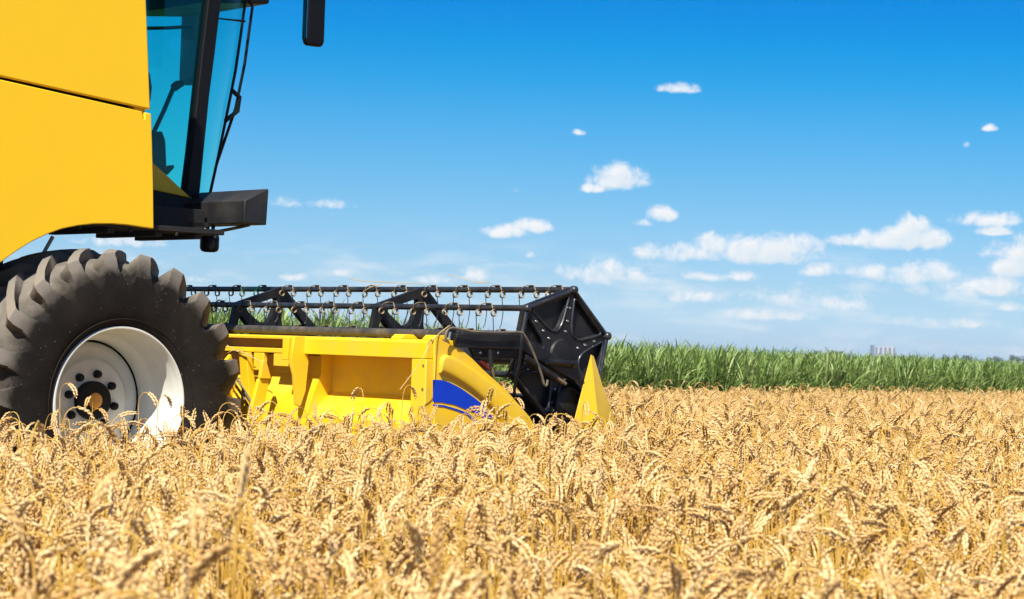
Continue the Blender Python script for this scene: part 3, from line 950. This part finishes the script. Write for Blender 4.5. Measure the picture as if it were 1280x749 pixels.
for k, ph in ((0, -1.054), (1, -1.09), (5, -1.1)):
    for i in range(18 if k != 5 else 14):
        o = proto if first else proto.copy()
        if not first:
            COL.objects.link(o)
            o.parent = reel
        first = False
        x, z = VX[k]
        o.location = (x, ph + .3 * i, z)
        o.rotation_euler = (rng.uniform(-.02, .02), rng.uniform(-.06, .06), 0)

o = proto.copy()
COL.objects.link(o); o.parent = reel
o.location = (VX[0][0], -1.29, VX[0][1]); o.rotation_euler = (0, .03, 0)
b = MB()
b.prism([(1.22, .3), (1.22, .93), (1.70, .99), (2.15, .93), (2.42, .75), (2.42, .3)], -1.345, -1.33)
b.build('inner_sheet_shade_black', M_BLK, hd, smooth=0)  # header's inner side wall, coloured black to give the dark shadow inside

# --- reel arm, lift rams, hoses
b = MB()
b.tube([(1.165, -1.49, 1.306), (1.165, 4.4, 1.306)], .0255, 20, caps=False)
b.tube([(1.165, -1.49, 1.306), (1.165, -.9, 1.306)], .018, 16, caps=False)
cross = b.build('cross_tube', M_WORN, harv)
b = MB()
b.prism([(1.188, 1.313), (1.657, 1.322), (1.695, 1.314), (2.174, 1.122), (2.203, 1.075), (2.144, 1.056), (1.686, 1.232), (1.192, 1.238)], -1.53, -1.472)
arm = b.build('reel_arm', M_BLK, harv, bevel=.005)
b = MB()
b.prism([(1.32, 1.236), (1.702, 1.232), (1.766, 1.196), (1.735, 1.182), (1.359, 1.183)], -1.50, -1.474)
b.build('arm_plate', M_BLK, arm, bevel=.003)
for p in ((1.389, -1.505, 1.211), (1.524, -1.505, 1.214), (1.462, -1.505, 1.219)):
    b = MB()
    b.lathe([(.0, -1.51), (.007, -1.509), (.010, -1.498)], p[0], p[2], 10)
    b.build('arm_bolt', M_ROD, arm, smooth=50)
b = MB()
x, y, z = (1.877, -1.545, 1.172)
x2, y2, z2 = (2.091, -1.545, 1.163)
b.tube([(x, -1.545, z), (x2, -1.545, z2)], .018, 14)
b.tube([(x2 - .02, -1.547, z2), (x2 + .012, -1.547, z2)], .024, 14)
b.build('reel_motor', M_BLK, arm)
b = MB()
b.tube([(1.699, -1.545, 1.191), (1.946, -1.545, 1.081)], .021, 14)
r1 = b.build('ram_barrel', M_BLK, arm)
b = MB()
b.tube([(1.939, -1.545, 1.086), (2.031, -1.545, 1.045)], .011, 12)
b.build('ram_rod', M_STEEL, arm)
b = MB()
b.tube([(1.446, -1.525, 1.23), (1.46, -1.525, 1.132)], .013, 12)
b.build('ram_barrel', M_BLK, arm)
b = MB()
b.tube([(1.492, -1.49, 1.131), (1.535, -1.47, 1.054), (1.54, -1.47, 1.018)], .0095, 12)
b.build('ram_rod', M_ROD, arm)
b = MB()
pl = [(1.082, -1.56, 1.262), (1.085, -1.56, 1.315), (1.113, -1.56, 1.34), (1.172, -1.56, 1.339), (1.274, -1.56, 1.327), (1.456, -1.56, 1.326), (1.628, -1.56, 1.333), (1.679, -1.56, 1.314), (1.746, -1.56, 1.225), (1.815, -1.56, 1.107), (1.843, -1.56, 1.043), (1.863, -1.56, 1.034), (1.871, -1.56, 1.067)]
def smoothp(pts, n=4):
    pts = [Vector(p) for p in pts]; out = []
    for i in range(len(pts) - 1):
        p0 = pts[max(i - 1, 0)]; p1 = pts[i]; p2 = pts[i + 1]; p3 = pts[min(i + 2, len(pts) - 1)]
        for j in range(n):
            t = j / n
            out.append(.5 * ((2 * p1) + (p2 - p0) * t + (2 * p0 - 5 * p1 + 4 * p2 - p3) * t * t + (3 * p1 - p0 - 3 * p2 + p3) * t ** 3))
    out.append(pts[-1]); return out
b.tube(smoothp(pl), .0075, 8)
b.build('hose', M_HOSE, arm)
b = MB()
b.tube(smoothp([(1.65, -1.57, 1.327), (1.641, -1.57, 1.259), (1.652, -1.55, 1.154), (1.678, -1.5, 1.067), (1.706, -1.46, 0.9923), (1.746, -1.44, 0.9322)]), .009, 8)
b.build('hose', M_BLK, arm)
b = MB()
b.tube([(1.176, -1.48, 1.249), (1.179, -1.48, 1.321)], .012, 10)
b.build('pivot_pin', M_ROD, arm)
b = MB()                                                   # round drive cover low on the reel end
dcx, dcz = (2.154, 0.9126)
b.lathe([(.0, -1.455), (.09, -1.455), (.098, -1.45), (.10, -1.432)], dcx, dcz, 40)
b.tube([(dcx + .103 * math.cos(t * PI / 12), -1.455, dcz + .103 * math.sin(t * PI / 12)) for t in range(25)], .009, 8)
b.build('drive_cover', M_BLK, arm, smooth=40)

# ------------------------------------------------------------------ loose straw caught on the header
def straw(pts, label, r=.0022):
    P = [to_world(p) for p in pts]
    b = MB()
    b.tube(smoothp(P, 5), [r] * (len(P) * 5 - 4), 6)
    o = b.build('straw_stalk', M_STRAWP, smooth=60)
    return tag(o, label, 'straw', 'loose straw caught on the header')
straw([(1.142, -1.52, 1.356), (1.062, -1.52, 1.305), (0.9207, -1.6, 1.232), (0.862, -1.6, 1.14), (0.7747, -1.55, 0.9984)], 'long straw hanging from the reel pivot across the yellow back sheet')
straw([(1.028, -1.3, 1.059), (1.065, -1.3, 1.033), (1.097, -1.3, 0.9753)], 'short bent straw hanging on the yellow back sheet beside the long one', .002)
straw([(2.17, 0.6573, 1.665), (2.17, 0.4557, 1.649), (2.17, 0.2589, 1.644), (2.17, -0.0916, 1.633)], 'pale straw lying along the top reel tube near the middle spider', .0025)
straw([(2.17, 0.5103, 1.586), (2.16, 0.4087, 1.617), (2.17, 0.3396, 1.631)], 'short straw tangled in a tine coil of the top reel tube', .003)
straw([(2.17, -0.3197, 1.694), (2.17, -0.5472, 1.653), (2.17, -0.7096, 1.643), (2.17, -0.5481, 1.636)], 'thin curling straw rising above the top reel tube', .0018)
straw([(0.96, 0.3213, 1.202), (0.95, 0.1721, 1.161), (0.94, 0.0097, 1.131), (0.93, -0.1101, 1.1)], 'straw stuck slantwise between the yellow gussets beside the tyre', .003)
straw([(0.96, 0.3103, 1.158), (0.94, 0.192, 1.175), (0.95, 0.0404, 1.145)], 'broken straw wedged against the tyre side of the yellow gussets', .0025)

# ------------------------------------------------------------------ plants: prototypes live in collections that are not in the scene
def proto_collection(name, builders):
    c = bpy.data.collections.new(name)
    for i, (b, mats) in enumerate(builders):
        me = bpy.data.meshes.new(name)
        me.from_pydata([tuple(p) for p in b.v], [], b.f)
        for m in mats: me.materials.append(m)
        me.polygons.foreach_set('material_index', b.mi)
        me.polygons.foreach_set('use_smooth', [True] * len(me.polygons))
        me.update()
        o = bpy.data.objects.new('%s_%02d' % (name, i), me)
        c.objects.link(o)
    return c

def scatter(name, pts, rots, scl, idx, coll):
    me = bpy.data.meshes.new(name)
    me.vertices.add(len(pts))
    me.vertices.foreach_set('co', np.asarray(pts, dtype=np.float32).ravel())
    a = me.attributes.new('rot', 'FLOAT_VECTOR', 'POINT'); a.data.foreach_set('vector', np.asarray(rots, dtype=np.float32).ravel())
    a = me.attributes.new('scl', 'FLOAT', 'POINT'); a.data.foreach_set('value', np.asarray(scl, dtype=np.float32))
    a = me.attributes.new('idx', 'INT', 'POINT'); a.data.foreach_set('value', np.asarray(idx, dtype=np.int32))
    me.update()
    o = bpy.data.objects.new(name, me)
    COL.objects.link(o)
    ng = bpy.data.node_groups.new(name + '_scatter', 'GeometryNodeTree')
    ng.interface.new_socket('Geometry', in_out='INPUT', socket_type='NodeSocketGeometry')
    ng.interface.new_socket('Geometry', in_out='OUTPUT', socket_type='NodeSocketGeometry')
    N = ng.nodes
    gi, go = N.new('NodeGroupInput'), N.new('NodeGroupOutput')
    ip = N.new('GeometryNodeInstanceOnPoints')
    ci = N.new('GeometryNodeCollectionInfo')
    ci.inputs['Collection'].default_value = coll
    ci.inputs['Separate Children'].default_value = True
    ci.inputs['Reset Children'].default_value = True
    ip.inputs['Pick Instance'].default_value = True
    def attr(nm, dt):
        q = N.new('GeometryNodeInputNamedAttribute'); q.data_type = dt; q.inputs['Name'].default_value = nm
        return [s for s in q.outputs if s.enabled and s.name == 'Attribute'][0]
    L_ = ng.links
    L_.new(gi.outputs[0], ip.inputs['Points'])
    L_.new(ci.outputs[0], ip.inputs['Instance'])
    L_.new(attr('idx', 'INT'), ip.inputs['Instance Index'])
    e2r = N.new('FunctionNodeEulerToRotation')
    L_.new(attr('rot', 'FLOAT_VECTOR'), e2r.inputs[0])
    L_.new(e2r.outputs[0], ip.inputs['Rotation'])
    L_.new(attr('scl', 'FLOAT'), ip.inputs['Scale'])
    L_.new(ip.outputs[0], go.inputs[0])
    md = o.modifiers.new('scatter', 'NODES')
    md.node_group = ng
    return o

def wheat_plant(r, lod=0, upright=False):
    """one stalk with its ear bent over; materials 0 ear, 1 stem, 2 leaf"""
    b = MB()
    H = r.uniform(.64, .76)
    neck, ear = r.uniform(.055, .13), r.uniform(.070, .095)
    lean = r.uniform(0, .10)
    kind = r.random()
    if kind < .14: th_n, th_e = r.uniform(.15, .5), r.uniform(.3, .8)        # nearly upright
    elif kind < .40: th_n, th_e = r.uniform(.8, 1.4), r.uniform(1.5, 2.2)     # bowed over
    else: th_n, th_e = r.uniform(1.8, 2.5), r.uniform(2.55, 3.1)              # hanging
    if upright: lean, th_n, th_e = .03, .08, .16
    pts, th = [Vector((0, 0, 0))], lean
    n1 = 5
    for i in range(n1):
        pts.append(pts[-1] + Vector((math.sin(lean), 0, math.cos(lean))) * (H / n1))
    n2 = 6
    for i in range(n2):
        t = (i + .5) / n2
        a = lean + (th_n - lean) * t ** 1.6
        pts.append(pts[-1] + Vector((math.sin(a), 0, math.cos(a))) * (neck / n2))
    b.tube(pts, [.0020] * (n1 + 1) + [.0016] * n2, 4, caps=False, mi=1)
    # ear
    ns = r.choice((9, 10, 10, 11))
    p = pts[-1].copy()
    roll = r.uniform(0, PI)
    cr_, sr_ = math.cos(roll), math.sin(roll)
    for i in range(ns):
        t = i / (ns - 1)
        a = th_n + (th_e - th_n) * t
        tg = Vector((math.sin(a), 0, math.cos(a)))
        s1 = Vector((math.cos(a), 0, -math.sin(a)))
        s2 = Vector((0, 1, 0))
        wide = s1 * cr_ + s2 * sr_
        thin = s2 * cr_ - s1 * sr_
        size = 1.0 - .42 * max(0, t - .6) / .4 - .25 * max(0, .15 - t) / .15
        for s in ((-1, 1) if i < ns - 1 else (0,)):
            off = wide * (s * .0040 * size) + tg * (.0 if s > 0 else ear / ns * .5)
            for e_ in (0,):
                ax = (tg + wide * (s * .36) + thin * (.22 * (1 if (i + (s > 0)) % 2 else -1)) + Vector((r.uniform(-.14, .14), r.uniform(-.14, .14), r.uniform(-.14, .14)))).normalized()
                c0 = p + off + thin * (e_ * .0026 * size)
                u = ax.cross(wide if s == 0 else thin).normalized(); v = ax.cross(u)
                ln = .0138 * size; w = .0043 * size
                rings = ((.0, .45), (.38, 1.0), (.72, .74))
                vs, fs = [], []
                m_ = 5
                for f, q in rings:
                    for k in range(m_):
                        g_ = 2 * PI * k / m_
                        vs.append(c0 + ax * (ln * f) + (u * math.cos(g_) + v * math.sin(g_)) * (w * q))
                vs.append(c0 + ax * ln * r.uniform(1.0, 1.3))
                for q in range(2):
                    for k in range(m_):
                        fs.append((q * m_ + k, q * m_ + (k + 1) % m_, (q + 1) * m_ + (k + 1) % m_, (q + 1) * m_ + k))
                for k in range(m_):
                    fs.append((2 * m_ + k, 2 * m_ + (k + 1) % m_, 3 * m_))
                b.add(vs, fs, 0)
        p += tg * (ear / ns)
    # dry leaves
    for q in range(r.choice((0, 1, 1))):
        z0 = r.uniform(.28, .52) * H
        az_ = r.uniform(0, 2 * PI)
        d = Vector((math.cos(az_), math.sin(az_), 0)); sd_ = Vector((-d.y, d.x, 0))
        a0, a1 = r.uniform(.2, .7), r.uniform(1.6, 3.0)
        ln = r.uniform(.10, .22)
        p = Vector((math.sin(lean) * z0 / max(.01, math.cos(lean)), 0, z0))
        vs = []
        m_ = 6
        tw = r.uniform(-1.5, 1.5)
        for i in range(m_ + 1):
            t = i / m_
            a = a0 + (a1 - a0) * t
            w = .0045 * (1 - t ** 2) + .0006
            tt = tw * t
            sdv = sd_ * math.cos(tt) + Vector((0, 0, 1)) * math.sin(tt)
            vs += [p - sdv * w, p + sdv * w]
            p = p + (d * math.sin(a) + Vector((0, 0, 1)) * math.cos(a)) * (ln / m_)
        b.add(vs, [(2 * i, 2 * i + 1, 2 * i + 3, 2 * i + 2) for i in range(m_)], 2)
    hi = max(p[2] for p in b.v)
    drop = hi - r.gauss(.774, .045)                          # rooted a little deeper or shallower, so all tops lie in one canopy
    b.v = [(x, y, z - drop) for x, y, z in b.v]
    return b

r = random.Random(11)
NV = 22
wmats = [M_EAR, M_STEM, M_WLEAF]
wheat_hi = proto_collection('wheat_plant', [(wheat_plant(r), wmats) for _ in range(NV)])

nr = np.random.default_rng(5)
def wedge(n, y0, y1, half, off):
    """points in the strip of ground the camera looks over, even per square metre"""
    y = np.sqrt(nr.random(n) * (y1 ** 2 - y0 ** 2) + y0 ** 2)
    x = (nr.random(n) * 2 - 1) * (half * y + off)
    return x, y
def area(y0, y1, half, off):
    return half * (y1 ** 2 - y0 ** 2) + 2 * off * (y1 - y0)
# corn field edge: through C0 along CD; corn stands behind it
C0 = np.array((1.34, 29.7)); CD = np.array((8.73, 12.0)); CD /= np.linalg.norm(CD)
CN = np.array((-CD[1], CD[0]))
def keep_wheat(x, y, edge):
    dx, dy = x - ROOT.x, y - ROOT.y
    lx_ = dx * FX.x + dy * FX.y
    ly_ = dx * AY.x + dy * AY.y
    cut = (lx_ < 2.62 + .05 * np.sin(ly_ * 9)) & (ly_ > -1.64 + .04 * np.sin(lx_ * 11))
    q = (x - C0[0]) * CN[0] + (y - C0[1]) * CN[1]
    return (~cut) & (q < edge) & ((x * x + y * y) > 1.2 ** 2)
P, R_, S_, I_ = [], [], [], []
for y0, y1, dn, half, off in ((1.6, 8, 300, .30, 1.8), (8, 14, 310, .29, 1.8), (14, 24, 270, .28, 1.6), (24, 46, 210, .27, 1.5)):
    n_ = int(area(y0, y1, half, off) * dn)
    x, y = wedge(n_, y0, y1, half, off)
    k = keep_wheat(x, y, -.25)
    x, y = x[k], y[k]
    m_ = len(x)
    P.append(np.stack([x, y, np.zeros(m_)], 1))
    R_.append(np.stack([nr.normal(0, .07, m_), nr.normal(0, .07, m_), nr.random(m_) * 2 * PI], 1))
    wave = 1 + .03 * np.sin(x * 1.7 + y * .9) + .02 * np.sin(y * 2.3 - x * 1.1)
    S_.append(np.clip(nr.normal(1.0, .06, m_), .80, 1.17) * wave * np.interp(y, [13, 28], [1.0, .875]))
    I_.append(nr.integers(0, NV, m_))
wheat = scatter('wheat_field', np.concatenate(P), np.concatenate(R_), np.concatenate(S_), np.concatenate(I_), wheat_hi)
tag(wheat, 'ripe golden wheat with bent ears filling the foreground around the harvester', 'wheat', kind='stuff')

# single stalks that stand out close to the camera
def lone_stalk(p, ztop, seed, turn, label):
    r = random.Random(seed)
    b = wheat_plant(r, upright=True)
    hi = max(q[2] for q in b.v)
    o = empty('wheat_stalk', (p[0], p[1], 0), turn)
    tag(o, label, 'wheat stalk', 'tall wheat stalks close to the camera')
    for nm, k in (('ear', 0), ('stem', 1), ('leaf', 2)):
        fs = [f for f, m_ in zip(b.f, b.mi) if m_ == k]
        ids = sorted({i for f in fs for i in f})
        mp = {i: n_ for n_, i in enumerate(ids)}
        c = MB()
        c.add([(b.v[i][0], b.v[i][1], b.v[i][2] - hi + ztop) for i in ids], [tuple(mp[i] for i in f) for f in fs])
        c.build(nm, wmats[k], o, smooth=60)
p = (-0.4349, 3.3, 1.069)
lone_stalk(p, p[2], 3, .4, 'tall upright blurred wheat ear standing above the others, below the right edge of the tyre')
p = (-0.4092, 2.9, 1.02)
lone_stalk(p, p[2], 8, 2.0, 'blurred upright wheat ear lower and closer than the tallest one, left of it')

def corn_plant(r):
    b = MB()
    H = r.uniform(1.02, 1.14)
    b.tube([(0, 0, 0), (.01, 0, H * .5), (0, .01, H)], [.012, .009, .005], 5, caps=False, mi=1)
    az_ = r.uniform(0, 2 * PI)
    nl = r.randint(16, 19)
    for i in range(nl):
        t = i / (nl - 1)
        z0 = H * (.08 + .90 * t)
        a_ = az_ + (i % 2) * PI + r.uniform(-.9, .9)
        d = Vector((math.cos(a_), math.sin(a_), 0)); sdv = Vector((-d.y, d.x, 0))
        ln = (.40 + .12 * math.sin(PI * min(1, t * 1.1))) * r.uniform(.75, 1.15) * (1 if t < .85 else .8)
        a0 = r.uniform(.25, .55) if t < .8 else r.uniform(.05, .35)
        a1 = r.uniform(1.0, 2.3) if t < .7 else r.uniform(.5, 1.6)
        p = Vector((0, 0, z0)); vs = []
        m_ = 7
        tw = r.uniform(-1.2, 1.2)
        for k in range(m_ + 1):
            s = k / m_
            ang = a0 + (a1 - a0) * s ** 1.5
            w = .0115 * (min(1, s * 6 + .35)) * (1 - s ** 2.2) + .001
            up = Vector((0, 0, 1)) * math.sin(ang) - d * math.cos(ang)
            c_, s_ = math.cos(tw * s), math.sin(tw * s)
            sv = sdv * c_ + up * s_
            vs += [p - sv * w + up * w * .35, p, p + sv * w + up * w * .35]
            p = p + (d * math.sin(ang) + Vector((0, 0, 1)) * math.cos(ang)) * (ln / m_)
        fs = []
        for k in range(m_):
            fs += [(3 * k, 3 * k + 1, 3 * k + 4, 3 * k + 3), (3 * k + 1, 3 * k + 2, 3 * k + 5, 3 * k + 4)]
        b.add(vs, fs, 0)
    hi = max(p[2] for p in b.v)
    f = r.gauss(1.38, .05) / hi
    b.v = [(x, y, z * f) for x, y, z in b.v]
    return b
r = random.Random(23)
corn_c = proto_collection('corn_plant', [(corn_plant(r), [M_CORN, M_CSTALK]) for _ in range(10)])
P, R_, S_, I_ = [], [], [], []
for row in range(46):
    q = row * .30 + (0 if row < 14 else (row - 14) * .5)
    along = np.arange(-22, 46, .085 if row < 12 else .24)
    m_ = len(along)
    along = along + nr.normal(0, .05, m_)
    qq = q + nr.normal(0, .05, m_)
    x = C0[0] + CD[0] * along + CN[0] * qq
    y = C0[1] + CD[1] * along + CN[1] * qq
    k = (np.abs(x) < .30 * y + 2)
    x, y, al = x[k], y[k], along[k]
    m_ = len(x)
    P.append(np.stack([x, y, np.zeros(m_)], 1))
    R_.append(np.stack([nr.normal(0, .06, m_), nr.normal(0, .06, m_), nr.random(m_) * 2 * PI], 1))
    hgt = np.interp(al, [-14, -5, 0, 15], [1.22, 1.18, 1.025, .975])
    S_.append(hgt * np.clip(nr.normal(1, .035, m_), .88, 1.08))
    I_.append(nr.integers(0, 10, m_))
corn = scatter('corn_field', np.concatenate(P), np.concatenate(R_), np.concatenate(S_), np.concatenate(I_), corn_c)
tag(corn, 'tall green corn crop standing in a dense strip behind the wheat', 'corn', kind='stuff')

# ------------------------------------------------------------------ far trees and silos on the horizon
M_TREE = plant_mat('far_tree_leaves', [(0, (0.035, 0.060, 0.026)), (.5, (0.055, 0.085, 0.035)), (1, (0.085, 0.115, 0.05))], 0.7, 0.15)
M_TRUNK = mat('tree_bark', (0.10, 0.075, 0.05), 0.9)
def far_tree(x, y, w, h, label, seed):
    r = random.Random(seed)
    o = empty('tree', (x, y, 0))
    tag(o, label, 'tree', 'trees along the far horizon')
    b = MB()
    b.tube([(0, 0, 0), (.1, 0, h * .35), (0, .1, h * .75)], [h * .03, h * .022, h * .008], 8)
    for k in range(5):
        a = k * 1.3
        b.tube([(0, 0, h * (.3 + .06 * k)), (math.cos(a) * w * .3, math.sin(a) * w * .3, h * (.55 + .05 * k))], [h * .012, h * .004], 6)
    b.build('trunk', M_TRUNK, o)
    c = MB()
    lumps = [(r.gauss(0, w * .2), r.gauss(0, w * .2), h * r.uniform(.35, .82), w * r.uniform(.16, .27)) for _ in range(11)]
    for lx0, ly0, lz0, lr in lumps:
        for k in range(75):
            d = Vector((r.gauss(0, 1), r.gauss(0, 1), r.gauss(0, .85))).normalized() * lr * r.uniform(.55, 1.05)
            p = Vector((lx0, ly0, lz0)) + d
            if p.z > h: p.z = h - r.random() * .5
            u = Vector((r.gauss(0, 1), r.gauss(0, 1), r.gauss(0, 1))).normalized()
            v = u.cross(Vector((r.gauss(0, 1), r.gauss(0, 1), r.gauss(0, 1)))).normalized()
            s = w * .045 * r.uniform(.6, 1.3)
            c.add([p + u * s, p + v * s, p - u * s, p - v * s], [(0, 1, 2, 3)])
    c.build('crown', M_TREE, o, smooth=0)
    return o
TREES = [
    ((216.7, 1500, 9.508), 9, 'small far tree just above the corn, left of the pair nearest the silos'),
    ((228, 1500, 10.45), 10, 'broad low far tree close to the left of the silos'),
    ((233.1, 1500, 10.05), 8, 'lower right companion of the broad far tree left of the silos'),
    ((275, 1500, 8.047), 8, 'low far shrubby tree immediately right of the silos'),
    ((284.6, 1500, 8.366), 8, 'low far shrubby tree second to the right of the silos'),
    ((306.7, 1500, 9.946), 8, 'leftmost far tree of the hedge row at the right'),
    ((314.6, 1500, 9.36), 10, 'wide flat far tree in the hedge row at the right'),
    ((324.3, 1500, 9.397), 10, 'dark dense far tree in the middle of the hedge row at the right'),
    ((339, 1500, 9.884), 7, 'narrow far tree right after the gap in the hedge row'),
    ((345.2, 1500, 9.808), 9, 'pale low far tree beside the tall round one at the right'),
    ((357, 1500, 11.9), 10, 'tallest round dark far tree at the right end of the horizon'),
]
for i, (p, w, lb) in enumerate(TREES):
    far_tree(p[0], p[1], w, p[2] * .88, lb, 40 + i)

sx0, sy0, sz0 = (322.7, 1900, 16.54)
sx1, _, _ = (343.9, 1900, 17.24)
M_SILO = mat('silo_white', (0.40, 0.42, 0.46), 0.45)
M_SILOD = mat('silo_grey', (0.12, 0.16, 0.22), 0.5)
silo = empty('grain_silo', ((sx0 + sx1) / 2, sy0, 0))
tag(silo, 'distant pale grain silo plant with a taller lift tower rising over the corn', 'silo')
wS = sx1 - sx0
for k in range(4):
    xx = -wS * .5 + wS * (.34 + .19 * k)
    b = MB()
    rr = wS * .075
    nn = 20
    vs = [(xx + rr * math.cos(2 * PI * i / nn), rr * math.sin(2 * PI * i / nn), z) for z in (0, sz0 * .88) for i in range(nn)] + [(xx, 0, sz0 * .95)]
    b.add(vs, [(i, (i + 1) % nn, nn + (i + 1) % nn, nn + i) for i in range(nn)] + [(nn + i, nn + (i + 1) % nn, 2 * nn) for i in range(nn)])
    b.build('silo_bin', M_SILO, silo, smooth=30)
for k in range(5):
    xx = -wS * .5 + wS * (.245 + .19 * k)
    b = MB(); b.box(xx - wS * .018, xx + wS * .018, -1.2, 1.2, 0, sz0 * .90)
    b.build('support_leg', M_SILOD, silo, smooth=0)
b = MB()
b.box(-wS * .5, -wS * .36, -2, 2, 0, sz0)
b.build('lift_tower', M_SILOD, silo, smooth=0)
b = MB()
b.box(-wS * .355, wS * .5, -1, 1, sz0 * .915, sz0 * .965)
b.build('gallery', M_SILO, silo, smooth=0)

# ------------------------------------------------------------------ the summer air
M_AIR = bpy.data.materials.new('air')
M_AIR.use_nodes = True
nt = M_AIR.node_tree
for n in list(nt.nodes):
    nt.nodes.remove(n)
pv = nt.nodes.new('ShaderNodeVolumePrincipled')
pv.inputs['Color'].default_value = (0.78, 0.88, 1.0, 1)
pv.inputs['Density'].default_value = 0.00017
pv.inputs['Anisotropy'].default_value = 0.1
mo = nt.nodes.new('ShaderNodeOutputMaterial')
nt.links.new(pv.outputs[0], mo.inputs['Volume'])
b = MB()
b.box(-1400, 1400, -250, 2400, -1, 24)
hz = b.build('haze', M_AIR, smooth=0)
tag(hz, kind='stuff')
